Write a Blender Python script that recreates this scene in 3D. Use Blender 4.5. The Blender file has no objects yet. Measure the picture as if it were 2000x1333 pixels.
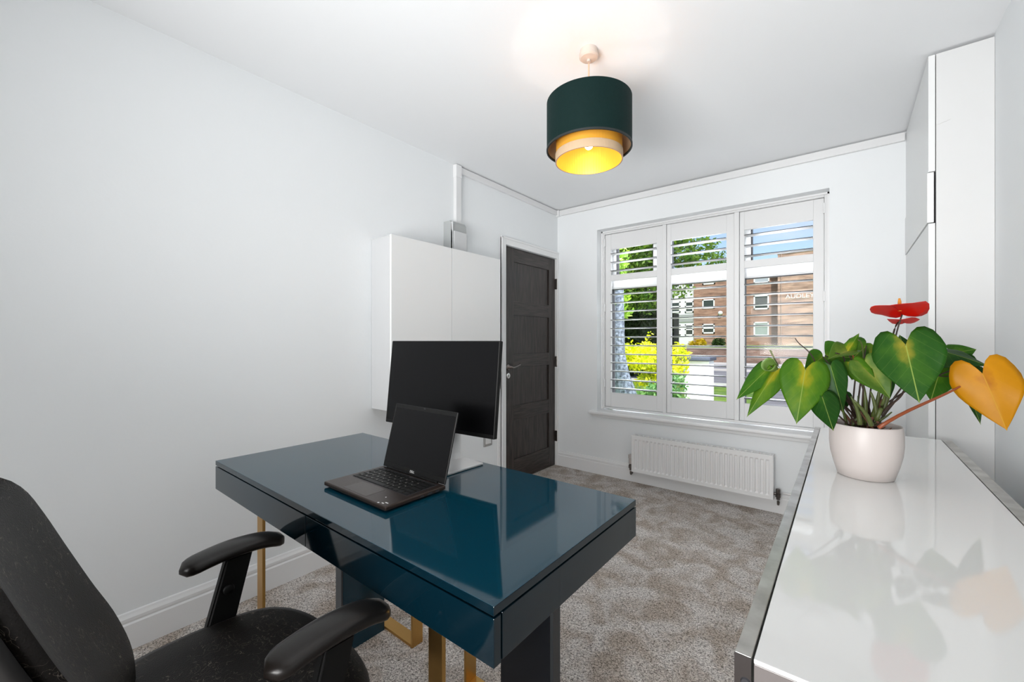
import bpy, bmesh, math, random
from mathutils import Vector, Matrix
C = bpy.context.scene.collection
PI = math.pi
random.seed(7)

# ------------------------------------------------------------------ camera, world, lights, exposure
FPX = 817.0
SY, CY = 652/math.hypot(652, 817), 817/math.hypot(652, 817)
HC = 1.18                                     # camera height
cd = bpy.data.cameras.new('camera'); cam = bpy.data.objects.new('camera', cd); C.objects.link(cam)
cam.location = (0, 0, HC)
cam.rotation_euler = (PI/2, 0, math.atan2(SY, CY))
cd.sensor_width = 36; cd.lens = FPX/2000*36; cd.clip_start = .02; cd.clip_end = 400
bpy.context.scene.camera = cam

def P(u, v, F):                               # photo pixel + depth along the view axis -> world
    r = (u-1000)/FPX; z = -(v-666.5)/FPX
    return Vector(((r*CY-SY)*F, (r*SY+CY)*F, HC+z*F))
def onY(u, v, Y):
    r = (u-1000)/FPX
    return P(u, v, Y/(r*SY+CY))
def onX(u, v, X):
    r = (u-1000)/FPX
    return P(u, v, X/(r*CY-SY))

W = bpy.data.worlds.new('sky'); bpy.context.scene.world = W; W.use_nodes = True
nt = W.node_tree; bg = nt.nodes['Background']
sk = nt.nodes.new('ShaderNodeTexSky'); sk.sky_type = 'NISHITA'; sk.sun_disc = False
sk.sun_elevation = math.radians(48); sk.sun_rotation = math.radians(160); sk.altitude = 50; sk.air_density = 1.0; sk.dust_density = .6
tc = nt.nodes.new('ShaderNodeTexCoord'); nz = nt.nodes.new('ShaderNodeTexNoise'); nz.inputs['Scale'].default_value = 5; nz.inputs['Detail'].default_value = 5
mp = nt.nodes.new('ShaderNodeMapping'); mp.inputs['Scale'].default_value = (1, 1, 3)
cr = nt.nodes.new('ShaderNodeValToRGB'); cr.color_ramp.elements[0].position = .45; cr.color_ramp.elements[1].position = .75
mx = nt.nodes.new('ShaderNodeMixRGB'); mx.inputs[2].default_value = (5.5, 5.8, 6.4, 1)
ml = nt.nodes.new('ShaderNodeMath'); ml.operation = 'MULTIPLY'; ml.inputs[1].default_value = .55
nt.links.new(tc.outputs['Generated'], mp.inputs[0]); nt.links.new(mp.outputs[0], nz.inputs['Vector']); nt.links.new(nz.outputs[0], cr.inputs[0])
nt.links.new(cr.outputs[0], ml.inputs[0]); nt.links.new(ml.outputs[0], mx.inputs[0]); nt.links.new(sk.outputs[0], mx.inputs[1]); nt.links.new(mx.outputs[0], bg.inputs[0])
bg.inputs[1].default_value = .112

def light(name, kind, energy, loc, aim=None, size=None, color=(1, 1, 1)):
    l = bpy.data.lights.new(name, kind); l.energy = energy; l.color = color
    o = bpy.data.objects.new(name, l); C.objects.link(o); o.location = loc
    if aim is not None: o.rotation_euler = (Vector(aim)-Vector(loc)).to_track_quat('-Z', 'Y').to_euler()
    if size and kind == 'AREA': l.shape = 'RECTANGLE'; l.size, l.size_y = size
    return o
s = light('sun', 'SUN', 2.4, (0, 0, 20), (-6, 15, 4), color=(1, .95, .88)); s.data.angle = .01
bf = light('bounce_fill', 'AREA', 14.5, (-.50, -.8, .9), (-.75, 1.9, 2.7), (1.2, .6), (1, .99, .98)); bf.data.spread = math.radians(100)  # unseen fill lamp, added to brighten the room off the ceiling
light('rear_fill', 'AREA', 14.5, (-.70, -2.3, 1.30), (-.70, 2.5, 1.0), (1.9, 1.7), (1, .997, .99)).data.spread = math.radians(75)  # added fill lamp behind the camera, no window there
light('fill_over_window', 'AREA', 800, (-1.2, 5.3, 4.2), (-.8, 2.6, .8), (3.2, 1.6), (.95, .975, 1))  # unseen area lamp added outside to boost light through the window
VS = bpy.context.scene.view_settings
VS.view_transform = 'Standard'; VS.look = 'None'; VS.gamma = 1; VS.use_curve_mapping = False
VS.exposure = .63

# ------------------------------------------------------------------ materials
MATS = {}
def mat(name, col, rough=.5, metal=0, bump=0, bscale=100, var=None, vscale=8, coat=0, spec=None, trans=None, emit=None, detail=3):
    if name in MATS: return MATS[name]
    m = bpy.data.materials.new(name); m.use_nodes = True; t = m.node_tree; b = t.nodes['Principled BSDF']
    b.inputs['Base Color'].default_value = (*col, 1); b.inputs['Roughness'].default_value = rough; b.inputs['Metallic'].default_value = metal
    if coat: b.inputs['Coat Weight'].default_value = coat; b.inputs['Coat Roughness'].default_value = .03
    if spec is not None: b.inputs['Specular IOR Level'].default_value = spec
    if emit: b.inputs['Emission Color'].default_value = (*emit[0], 1); b.inputs['Emission Strength'].default_value = emit[1]
    if bump or var:
        c = t.nodes.new('ShaderNodeTexCoord')
    if bump:
        n = t.nodes.new('ShaderNodeTexNoise'); n.inputs['Scale'].default_value = bscale; n.inputs['Detail'].default_value = detail
        bm = t.nodes.new('ShaderNodeBump'); bm.inputs['Strength'].default_value = bump; bm.inputs['Distance'].default_value = .01
        t.links.new(c.outputs['Object'], n.inputs['Vector']); t.links.new(n.outputs[0], bm.inputs['Height']); t.links.new(bm.outputs[0], b.inputs['Normal'])
    if var:
        n2 = t.nodes.new('ShaderNodeTexNoise'); n2.inputs['Scale'].default_value = vscale; n2.inputs['Detail'].default_value = 6
        r = t.nodes.new('ShaderNodeValToRGB'); r.color_ramp.elements[0].color = (*col, 1); r.color_ramp.elements[1].color = (*var, 1)
        r.color_ramp.elements[0].position = .35; r.color_ramp.elements[1].position = .65
        t.links.new(c.outputs['Object'], n2.inputs['Vector']); t.links.new(n2.outputs[0], r.inputs[0]); t.links.new(r.outputs[0], b.inputs['Base Color'])
    MATS[name] = m; return m
def nodes(m): return m.node_tree, m.node_tree.nodes['Principled BSDF']

wall_m = mat('wall_paint', (.845, .87, .885), .75, bump=.04, bscale=60)
ceil_m = mat('ceiling_paint', (.87, .885, .90), .85)
trim_m = mat('trim_gloss', (.84, .845, .85), .35)
shut_m = mat('shutter_white', (.78, .785, .79), .4)
upvc_m = mat('upvc', (.88, .89, .9), .3)
gasket_m = mat('gasket', (.03, .03, .035), .5)
cab_m = mat('cabinet_white', (.80, .81, .81), .35)
rad_m = mat('radiator_white', (.86, .86, .86), .3)
chrome_m = mat('chrome', (.75, .74, .72), .18, 1)
dchrome_m = mat('dark_chrome', (.20, .18, .17), .25, 1)
grey_m = mat('grey_plastic', (.42, .44, .44), .4)
lgrey_m = mat('light_grey_plastic', (.62, .63, .64), .4)
black_m = mat('black_plastic', (.005, .005, .005), .5, spec=.2)
screen_m = mat('screen_off', (.0035, .0035, .004), .22, spec=.22)
lap_m = mat('laptop_shell', (.040, .027, .022), .32, .5)
key_m = mat('key', (.006, .006, .006), .45, spec=.3)
keygap_m = mat('key_mark', (.35, .33, .3), .5)
gold_m = mat('brushed_gold', (.58, .34, .11), .30, 1, bump=.03, bscale=300)
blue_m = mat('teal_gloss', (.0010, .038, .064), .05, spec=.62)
blue_shaded = mat('teal_gloss_shaded', (.001, .010, .017), .06, spec=.62)  # darker copy of the teal lacquer, shade put into the colour
slate_m = mat('grey_board_edge', (.04, .045, .05), .35)
metal_m = mat('worn_steel', (.58, .57, .54), .34, .85, var=(.40, .385, .36), vscale=18, bump=.02, bscale=150)
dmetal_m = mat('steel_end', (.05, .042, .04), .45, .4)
white_g = mat('white_gloss', (.78, .78, .77), .05, spec=.6)
pot_m = mat('ceramic', (.56, .51, .49), .42)
soil_m = mat('soil', (.05, .03, .02), .9, bump=.8, bscale=80)
stem_m = mat('stem_dark', (.030, .016, .010), .5)
stemg_m = mat('stem_green', (.055, .075, .012), .45)
stemo_m = mat('stem_orange', (.24, .055, .015), .45)
spadix_m = mat('spadix', (.75, .30, .04), .5, bump=.5, bscale=400)
rose_m = mat('lamp_rose', (.60, .52, .46), .45)
cream_m = mat('shade_cream', (.50, .36, .23), .7)

# teal lacquer: fine dust specks in roughness
# ceramic pot speck etc. are left plain

# carpet
carpet_m = bpy.data.materials.new('carpet'); carpet_m.use_nodes = True
t, b = nodes(carpet_m)
b.inputs['Roughness'].default_value = .95; b.inputs['Specular IOR Level'].default_value = .1
c = t.nodes.new('ShaderNodeTexCoord')
n1 = t.nodes.new('ShaderNodeTexNoise'); n1.inputs['Scale'].default_value = 170; n1.inputs['Detail'].default_value = 2.5; n1.inputs['Distortion'].default_value = 1.2
n2 = t.nodes.new('ShaderNodeTexNoise'); n2.inputs['Scale'].default_value = 7; n2.inputs['Detail'].default_value = 8; n2.inputs['Distortion'].default_value = .8
r1 = t.nodes.new('ShaderNodeValToRGB'); r1.color_ramp.elements[0].position = .36; r1.color_ramp.elements[0].color = (.20, .18, .165, 1); r1.color_ramp.elements[1].position = .60; r1.color_ramp.elements[1].color = (.88, .83, .79, 1)
r2 = t.nodes.new('ShaderNodeValToRGB'); r2.color_ramp.elements[0].position = .38; r2.color_ramp.elements[0].color = (.70, .64, .58, 1); r2.color_ramp.elements[1].position = .6; r2.color_ramp.elements[1].color = (1, 1, 1, 1)
mm = t.nodes.new('ShaderNodeMixRGB'); mm.blend_type = 'MULTIPLY'; mm.inputs[0].default_value = 1
bp = t.nodes.new('ShaderNodeBump'); bp.inputs['Strength'].default_value = .7; bp.inputs['Distance'].default_value = .006
for n in (n1, n2): t.links.new(c.outputs['Object'], n.inputs['Vector'])
t.links.new(n1.outputs[0], r1.inputs[0]); t.links.new(n2.outputs[0], r2.inputs[0]); t.links.new(r1.outputs[0], mm.inputs[1]); t.links.new(r2.outputs[0], mm.inputs[2])
t.links.new(mm.outputs[0], b.inputs['Base Color']); t.links.new(n1.outputs[0], bp.inputs['Height']); t.links.new(bp.outputs[0], b.inputs['Normal'])

# dark stained oak
oak_m = bpy.data.materials.new('dark_oak'); oak_m.use_nodes = True
t, b = nodes(oak_m); b.inputs['Roughness'].default_value = .34
c = t.nodes.new('ShaderNodeTexCoord'); mpn = t.nodes.new('ShaderNodeMapping'); mpn.inputs['Scale'].default_value = (14, 14, 1.1)
n1 = t.nodes.new('ShaderNodeTexNoise'); n1.inputs['Scale'].default_value = 6; n1.inputs['Detail'].default_value = 8; n1.inputs['Distortion'].default_value = .5
r1 = t.nodes.new('ShaderNodeValToRGB'); r1.color_ramp.elements[0].position = .35; r1.color_ramp.elements[0].color = (.012, .0085, .0072, 1); r1.color_ramp.elements[1].position = .7; r1.color_ramp.elements[1].color = (.058, .044, .038, 1)
bp = t.nodes.new('ShaderNodeBump'); bp.inputs['Strength'].default_value = .25; bp.inputs['Distance'].default_value = .003
t.links.new(c.outputs['Object'], mpn.inputs[0]); t.links.new(mpn.outputs[0], n1.inputs['Vector']); t.links.new(n1.outputs[0], r1.inputs[0]); t.links.new(r1.outputs[0], b.inputs['Base Color'])
t.links.new(n1.outputs[0], bp.inputs['Height']); t.links.new(bp.outputs[0], b.inputs['Normal'])

# glass: lets light through, mirrors a little
glass_m = bpy.data.materials.new('window_glass'); glass_m.use_nodes = True
t = glass_m.node_tree; t.nodes.clear()
o_ = t.nodes.new('ShaderNodeOutputMaterial'); tr = t.nodes.new('ShaderNodeBsdfTransparent'); gl = t.nodes.new('ShaderNodeBsdfGlossy'); gl.inputs['Roughness'].default_value = .02
mxs = t.nodes.new('ShaderNodeMixShader'); mxs.inputs[0].default_value = .008
t.links.new(tr.outputs[0], mxs.inputs[1]); t.links.new(gl.outputs[0], mxs.inputs[2]); t.links.new(mxs.outputs[0], o_.inputs[0])

# brick (far wall: too small to pick apart)
def brick_mat(name, c1, c2, mo):
    m = bpy.data.materials.new(name); m.use_nodes = True; t, b = nodes(m); b.inputs['Roughness'].default_value = .9
    c = t.nodes.new('ShaderNodeTexCoord'); mp_ = t.nodes.new('ShaderNodeMapping'); mp_.inputs['Rotation'].default_value = (PI/2, 0, 0)
    br = t.nodes.new('ShaderNodeTexBrick'); br.inputs['Scale'].default_value = 1; br.inputs['Brick Width'].default_value = .225; br.inputs['Row Height'].default_value = .075; br.inputs['Mortar Size'].default_value = .008
    br.inputs['Color1'].default_value = (*c1, 1); br.inputs['Color2'].default_value = (*c2, 1); br.inputs['Mortar'].default_value = (*mo, 1)
    n = t.nodes.new('ShaderNodeTexNoise'); n.inputs['Scale'].default_value = 1.6; n.inputs['Detail'].default_value = 8
    mps = t.nodes.new('ShaderNodeMapping'); mps.inputs['Scale'].default_value = (.5, 1, 2.5)
    r = t.nodes.new('ShaderNodeValToRGB'); r.color_ramp.elements[0].position = .3; r.color_ramp.elements[0].color = (.45, .42, .4, 1); r.color_ramp.elements[1].position = .7; r.color_ramp.elements[1].color = (1.25, 1.2, 1.15, 1)
    m2 = t.nodes.new('ShaderNodeMixRGB'); m2.blend_type = 'MULTIPLY'; m2.inputs[0].default_value = .9
    t.links.new(c.outputs['Object'], mp_.inputs[0]); t.links.new(mp_.outputs[0], br.inputs['Vector']); t.links.new(c.outputs['Object'], mps.inputs[0]); t.links.new(mps.outputs[0], n.inputs['Vector'])
    t.links.new(n.outputs[0], r.inputs[0]); t.links.new(br.outputs[0], m2.inputs[1]); t.links.new(r.outputs[0], m2.inputs[2]); t.links.new(m2.outputs[0], b.inputs['Base Color'])
    return m
brick_l = brick_mat('pale_brick', (.52, .33, .25), (.60, .42, .33), (.55, .46, .40))
brick_d = brick_mat('brown_brick', (.34, .18, .125), (.42, .25, .18), (.40, .32, .27))
brick_w = brick_mat('garden_brick', (.28, .17, .13), (.36, .25, .2), (.32, .28, .24))

# ------------------------------------------------------------------ mesh helpers
def obj(name, bm, m, parent=None, smooth=False, mats=None):
    me = bpy.data.meshes.new(name)
    bmesh.ops.recalc_face_normals(bm, faces=bm.faces)
    bm.to_mesh(me); bm.free()
    for k in (mats or [m]): me.materials.append(k)
    if smooth:
        for p in me.polygons: p.use_smooth = True
    o = bpy.data.objects.new(name, me); C.objects.link(o)
    if parent is not None: o.parent = parent; o.matrix_parent_inverse = parent.matrix_world.inverted() if False else Matrix.Translation(-Vector(parent.location)) if not any(parent.rotation_euler) else parent.matrix_basis.inverted()
    return o
def tag(o, label=None, cat=None, group=None, kind=None):
    for k, v in (('label', label), ('category', cat), ('group', group), ('kind', kind)):
        if v: o[k] = v
    return o
def thing(name, label, cat, loc=(0, 0, 0), group=None):
    o = bpy.data.objects.new(name, None); C.objects.link(o); o.location = loc; o.empty_display_size = .1
    return tag(o, label, cat, group)
def struct(name, bm, m, parent=None, **k):
    o = obj(name, bm, m, parent, **k)
    if parent is None: o['kind'] = 'structure'
    return o
def bx(bm, lo, hi, bev=0, seg=2):
    lo = Vector(lo); hi = Vector(hi)
    c = (lo+hi)/2; d = hi-lo
    g = bmesh.ops.create_cube(bm, size=1)['verts']
    for v in g: v.co = Vector((v.co.x*d.x, v.co.y*d.y, v.co.z*d.z))+c
    if bev:
        es = list({e for v in g for e in v.link_edges})
        bmesh.ops.bevel(bm, geom=es, offset=bev, segments=seg, profile=.5, affect='EDGES')
    return bm
def box(lo, hi, bev=0, seg=2):
    return bx(bmesh.new(), lo, hi, bev, seg)
def lathe(bm, prof, c=(0, 0, 0), n=40, close=False):
    rings = []
    for r, z in prof:
        rings.append([bm.verts.new((c[0]+r*math.cos(2*PI*i/n), c[1]+r*math.sin(2*PI*i/n), c[2]+z)) for i in range(n)])
    pr = list(zip(rings, rings[1:])) + ([(rings[-1], rings[0])] if close else [])
    for a, b_ in pr:
        for i in range(n): bm.faces.new((a[i], a[(i+1) % n], b_[(i+1) % n], b_[i]))
    if not close:
        if prof[0][0] > 1e-4: bm.faces.new(rings[0])
        if prof[-1][0] > 1e-4: bm.faces.new(rings[-1])
    return bm
def tube(bm, pts, rad, n=8):
    pts = [Vector(p) for p in pts]
    if not isinstance(rad, (list, tuple)): rad = [rad]*len(pts)
    rings = []; up = Vector((.13, .21, .97)).normalized()
    for i, p in enumerate(pts):
        d = (pts[min(i+1, len(pts)-1)]-pts[max(i-1, 0)]).normalized()
        a = d.cross(up)
        if a.length < .15: a = d.cross(Vector((1, 0, 0)))
        a.normalize(); b_ = d.cross(a).normalized()
        rings.append([bm.verts.new(p+(a*math.cos(2*PI*k/n)+b_*math.sin(2*PI*k/n))*rad[i]) for k in range(n)])
    for a, b_ in zip(rings, rings[1:]):
        for k in range(n): bm.faces.new((a[k], a[(k+1) % n], b_[(k+1) % n], b_[k]))
    bm.faces.new(rings[0]); bm.faces.new(rings[-1])
    return bm
def bez(a, b_, c_, d, n=8):
    a, b_, c_, d = map(Vector, (a, b_, c_, d))
    return [a*(1-t)**3+b_*3*t*(1-t)**2+c_*3*t*t*(1-t)+d*t**3 for t in (i/n for i in range(n+1))]
def extrude_profile(bm, prof, fn, L0, L1):
    """prof: list of 2-D points; fn(p, L) -> 3-D; closed prism between L0 and L1"""
    A = [bm.verts.new(fn(p, L0)) for p in prof]; B = [bm.verts.new(fn(p, L1)) for p in prof]
    n = len(prof)
    for i in range(n): bm.faces.new((A[i], A[(i+1) % n], B[(i+1) % n], B[i]))
    bm.faces.new(A); bm.faces.new(B)
    return bm
def rot_bm(bm, M):
    bmesh.ops.transform(bm, matrix=M, verts=bm.verts); return bm
def text_mesh(name, s, size, M, m, parent=None, ext=.001):
    cu = bpy.data.curves.new(name, 'FONT'); cu.body = s; cu.size = size; cu.extrude = ext; cu.align_x = 'LEFT'
    to = bpy.data.objects.new(name, cu); C.objects.link(to); bpy.context.view_layer.update()
    me = bpy.data.meshes.new_from_object(to); me.name = name
    bpy.data.objects.remove(to); bpy.data.curves.remove(cu)
    me.transform(M); me.materials.clear(); me.materials.append(m)
    o = bpy.data.objects.new(name, me); C.objects.link(o)
    if parent is not None: o.parent = parent; o.matrix_parent_inverse = parent.matrix_basis.inverted()
    return o

# ------------------------------------------------------------------ room
XL, XR, YB, YF, ZC = -2.15, .47, 3.39, -2.40, 2.42
WX0, WX1, WZ0, WZ1 = -1.735, -.083, .565, 2.17        # window opening
DY0, DY1, DZ = 2.600, 3.365, 1.957                    # door opening
struct('floor', box((XL-.2, YF-.2, -.12), (XR+.2, YB+.05, 0)), carpet_m)
struct('ceiling', box((XL-.3, YF-.3, ZC), (XR+.3, YB+.3, ZC+.2)), ceil_m)
bm = bmesh.new()
bx(bm, (XL-.12, YF-.1, 0), (XL, DY0, ZC)); bx(bm, (XL-.12, DY0, DZ), (XL, DY1, ZC)); bx(bm, (XL-.12, DY1, 0), (XL, YB, ZC))
struct('wall_left', bm, wall_m)
bm = bmesh.new()
bx(bm, (XL-.12, YB, 0), (WX0, YB+.26, ZC)); bx(bm, (WX1, YB, 0), (XR+.12, YB+.26, ZC)); bx(bm, (WX0, YB, 0), (WX1, YB+.26, WZ0-.03)); bx(bm, (WX0, YB, WZ1), (WX1, YB+.26, ZC))
struct('wall_back', bm, wall_m)
struct('wall_right', box((XR, YF-.1, 0), (XR+.12, YB, ZC)), wall_m)
struct('wall_front', box((XL, YF-.12, 0), (XR, YF, ZC)), wall_m)

bbp = [(0, 0), (.018, 0), (.018, .098), (.013, .104), (.015, .112), (.015, .122), (.009, .132), (.006, .140), (0, .142)]
def baseboard(name, fn, a, b_): struct(name, extrude_profile(bmesh.new(), bbp, fn, a, b_), trim_m)
baseboard('baseboard_left', lambda p, L: (XL+p[0], L, p[1]), YF, DY0-.058)
baseboard('baseboard_back', lambda p, L: (L, YB-p[0], p[1]), XL+.002, .278)
baseboard('baseboard_right', lambda p, L: (XR-p[0], L, p[1]), YF, 2.53)
baseboard('baseboard_front', lambda p, L: (L, YF+p[0], p[1]), XL+.02, XR-.02)

# window sill
bm = bmesh.new()
bx(bm, (-1.80, YB-.055, .532), (.0, YB+.12, .562), .012, 3)
bx(bm, (-1.78, YB-.018, .505), (-.02, YB-.0005, .532), .006)
struct('trim_1', bm, trim_m)
# reveal lining bead around the shutter frame
bm = bmesh.new()
bx(bm, (WX0, 3.475, WZ0), (WX0+.012, 3.50, WZ1)); bx(bm, (WX1-.012, 3.475, WZ0), (WX1, 3.50, WZ1)); bx(bm, (WX0, 3.475, WZ1-.012), (WX1, 3.50, WZ1))
struct('trim_2', bm, trim_m)

# ---------------- uPVC window behind the shutters
win = thing('window_1', None, None, (-.9, 3.62, WZ0)); win['kind'] = 'structure'
GY0, GY1 = 3.600, 3.655
bm = bmesh.new()
fx = [WX0-.005, -1.216, -.657, WX1+.005]
bx(bm, (fx[0], GY0, WZ0-.02), (fx[0]+.055, GY1, WZ1)); bx(bm, (fx[3]-.055, GY0, WZ0-.02), (fx[3], GY1, WZ1))
bx(bm, (fx[0], GY0, WZ1-.06), (fx[3], GY1, WZ1)); bx(bm, (fx[0], GY0, WZ0-.02), (fx[3], GY1, WZ0+.05))
for x in fx[1:3]: bx(bm, (x-.035, GY0, WZ0), (x+.035, GY1, WZ1))
obj('window_frame', bm, upvc_m, win)
obj('transom', box((fx[0]+.05, GY0-.012, 1.665), (fx[3]-.05, GY1, 1.745), .004), upvc_m, win)
# opening fanlights (left and right) and casement sashes with dark gaskets
for i in range(3):
    a, b_ = fx[i]+.04, fx[i+1]-.04
    for (z0, z1, w, fan) in ((WZ0+.05, 1.665, .012, 0), (1.745, WZ1-.05, .045 if i != 1 else .012, 1)):
        aa = a if not fan else a+.012
        fr = bmesh.new()
        for q in ((aa, z0, aa+w, z1), (b_-w, z0, b_, z1), (aa, z0, b_, z0+w*.7), (aa, z1-w*.7, b_, z1)): bx(fr, (q[0], GY0-.012 if w > .02 else GY0+.005, q[1]), (q[2], GY1-.005, q[3]))
        obj('sash', fr, upvc_m, win)
        g = bmesh.new()
        e = w; k = .007
        bx(g, (aa+e, GY0-.006, z0+e*.7), (aa+e+k, GY1-.01, z1-e*.7)); bx(g, (b_-e-k, GY0-.006, z0+e*.7), (b_-e, GY1-.01, z1-e*.7))
        bx(g, (aa+e, GY0, z1-e*.7-.004), (b_-e, GY1-.01, z1-e*.7)); bx(g, (aa+e, GY0, z0+e*.7), (b_-e, GY1-.01, z0+e*.7+.004))
        obj('gasket', g, gasket_m, win)
        obj('pane', box((aa+e, 3.632, z0+e*.7), (b_-e, 3.636, z1-e*.7)), glass_m, win)

# ---------------- shutter frame with T-posts, three shutter panels
FY0, FY1 = 3.500, 3.548
sf = thing('shutter_frame', 'white plantation shutter frame with two upright posts fixed inside the window recess', 'shutter frame', (-.9, FY0, WZ0))
bm = bmesh.new()
z0s, z1s = .568, 2.162
bx(bm, (-1.731, FY0-.012, z0s), (-1.712, FY1, z1s), .003); obj('side_frame', bm, shut_m, sf)
bm = box((-.112, FY0-.012, z0s), (-.087, FY1, z1s), .003); obj('side_frame', bm, shut_m, sf)
obj('top_frame', box((-1.712, FY0-.012, z1s-.018), (-.112, FY1, z1s), .003), shut_m, sf)
obj('bottom_frame', box((-1.712, FY0-.012, z0s), (-.112, FY1, z0s+.018), .003), shut_m, sf)
posts = [(-1.188, -1.160), (-.655, -.622)]
for a, b_ in posts: obj('post', box((a, FY0-.010, z0s+.018), (b_, FY1, z1s-.018), .003), shut_m, sf)
lzl = [.754+.0769*k for k in range(12)]
lzu = [1.812, 1.888, 1.965]
def louver_bm(x0, x1, z):
    pr = []
    for k in range(16):
        a = 2*PI*k/16; pr.append((.0445*math.cos(a), .0055*math.sin(a)*(1 if abs(math.cos(a)) < .95 else .8)))
    return extrude_profile(bmesh.new(), pr, lambda p, L: (L, 3.534+p[0], z+p[1]), x0, x1)
panels = [(-1.711, -1.189, -1.655, -1.241, 'left'), (-1.159, -.656, -1.123, -.710, 'middle'), (-.621, -.113, -.589, -.174, 'right')]
desc = {'left': 'white louvred shutter panel in front of the trees, beside the dark door', 'middle': 'white louvred shutter panel between the two upright posts, middle of three', 'right': 'white louvred shutter panel showing blue sky and brick gable, behind the plant'}
for (a, b_, oa, ob, wh) in panels:
    sp = thing('window_shutter', desc[wh], 'shutter', (a, FY0, z0s+.02), group='shutter panels across the window')
    zb, zt = z0s+.020, z1s-.020
    obj('stile', box((a+.001, FY0+.004, zb), (oa, FY0+.032, zt), .0025), shut_m, sp)
    obj('stile', box((ob, FY0+.004, zb), (b_-.001, FY0+.032, zt), .0025), shut_m, sp)
    obj('rail', box((oa, FY0+.006, zb), (ob, FY0+.030, .7155), .0015), shut_m, sp)
    obj('rail', box((oa, FY0+.006, 1.722), (ob, FY0+.030, 1.775), .0015), shut_m, sp)
    obj('rail', box((oa, FY0+.006, 2.006), (ob, FY0+.030, zt), .0015), shut_m, sp)
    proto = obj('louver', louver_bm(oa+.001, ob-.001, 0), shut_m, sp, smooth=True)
    proto.data.materials.append(mat('louver_edge_shade', (.012, .012, .015), .6))  # backlit shade of the front edge painted as a dark colour
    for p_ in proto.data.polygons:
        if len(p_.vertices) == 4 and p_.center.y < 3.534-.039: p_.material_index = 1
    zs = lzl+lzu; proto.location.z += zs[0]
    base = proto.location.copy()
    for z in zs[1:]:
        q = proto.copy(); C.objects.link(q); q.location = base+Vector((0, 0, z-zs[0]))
    hx = {'left': a+.001, 'middle': a+.001, 'right': b_-.001}[wh]
    if wh != 'middle':
        for z in (.8, 1.48, 2.07): obj('hinge', box((hx-.006, FY0-.018, z-.035), (hx+.006, FY0+.004, z+.035), .002), shut_m, sp)

# ---------------- door
dr = thing('door_1', None, None, (XL, 2.98, 0)); dr['kind'] = 'structure'
DX = XL-.012
pz = [(.188, .514), (.637, .959), (1.071, 1.397), (1.514, 1.842)]
for a, b_ in ((DY0+.003, 2.735), (3.262, DY1-.003)): obj('stile', box((DX-.04, a, .006), (DX, b_, DZ-.003), .001), oak_m, dr)
rz = [(.006, .188), (.514, .637), (.959, 1.071), (1.397, 1.514), (1.842, DZ-.003)]
def zoak():
    m = oak_m.copy(); m.name = 'dark_oak_crosswise'
    for n in m.node_tree.nodes:
        if n.type == 'MAPPING': n.inputs['Scale'].default_value = (14, 1.1, 14)
    return m
oak_x = zoak()
for a, b_ in rz: obj('rail', box((DX-.04, 2.7355, a), (DX-.0008, 3.2615, b_), .001), oak_x, dr)
for a, b_ in pz: obj('panel', box((DX-.03, 2.733, a-.002), (DX-.011, 3.264, b_+.002)), oak_m, dr)
for q in ((DY0-.058, 0, DY0, DZ+.06), (DY1+.001, 0, YB-.001, DZ+.06), (DY0, DZ, DY1+.001, DZ+.06)):
    bm = box((XL, q[0], q[1]), (XL+.016, q[2], q[3]), .003)
    if q[0] == DY0-.058: bx(bm, (XL, q[0], 0), (XL+.022, q[0]+.018, DZ+.06), .004)
    if q[1] == DZ: bx(bm, (XL, q[0]-.058, DZ+.045), (XL+.022, q[2]+.02, DZ+.062), .004)
    obj('architrave', bm, trim_m, dr)
obj('door_lining', bx(bx(box((XL-.12, DY0-.02, 0), (XL-.001, DY0, DZ)), (XL-.12, DY1, 0), (XL-.001, DY1+.01, DZ)), (XL-.12, DY0, DZ), (XL-.001, DY1, DZ+.01)), trim_m, dr)
for z in (1.72, .985, .28): obj('hinge', box((XL-.012, DY1-.004, z-.05), (XL+.012, DY1+.012, z+.05), .002), dchrome_m, dr)
bm = bmesh.new(); lathe(bm, [(.0, .0), (.026, .0), (.026, .006), (.020, .010), (.010, .012), (.010, .045), (0, .046)], n=24)
rot_bm(bm, Matrix.Translation((DX, 2.655, .965)) @ Matrix.Rotation(PI/2, 4, 'Y'))
tube(bm, bez((DX+.042, 2.652, .965), (DX+.048, 2.69, .958), (DX+.046, 2.72, .972), (DX+.044, 2.765, .985)), [.009, .009, .0085, .008, .0075, .007, .007, .008, .009], 10)
obj('door_handle', bm, dchrome_m, dr, smooth=True)
bm = bmesh.new(); lathe(bm, [(0, 0), (.024, 0), (.024, .006), (.019, .009), (0, .009)], n=24); rot_bm(bm, Matrix.Translation((DX, 2.655, .895)) @ Matrix.Rotation(PI/2, 4, 'Y'))
obj('escutcheon', bm, chrome_m, dr, smooth=True)
obj('keyhole', box((DX+.0085, 2.652, .885), (DX+.0105, 2.658, .905)), gasket_m, dr)
struct('wall_hallway', box((XL-.9, 2.2, 0), (XL-.8, 3.6, ZC)), wall_m)

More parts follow.
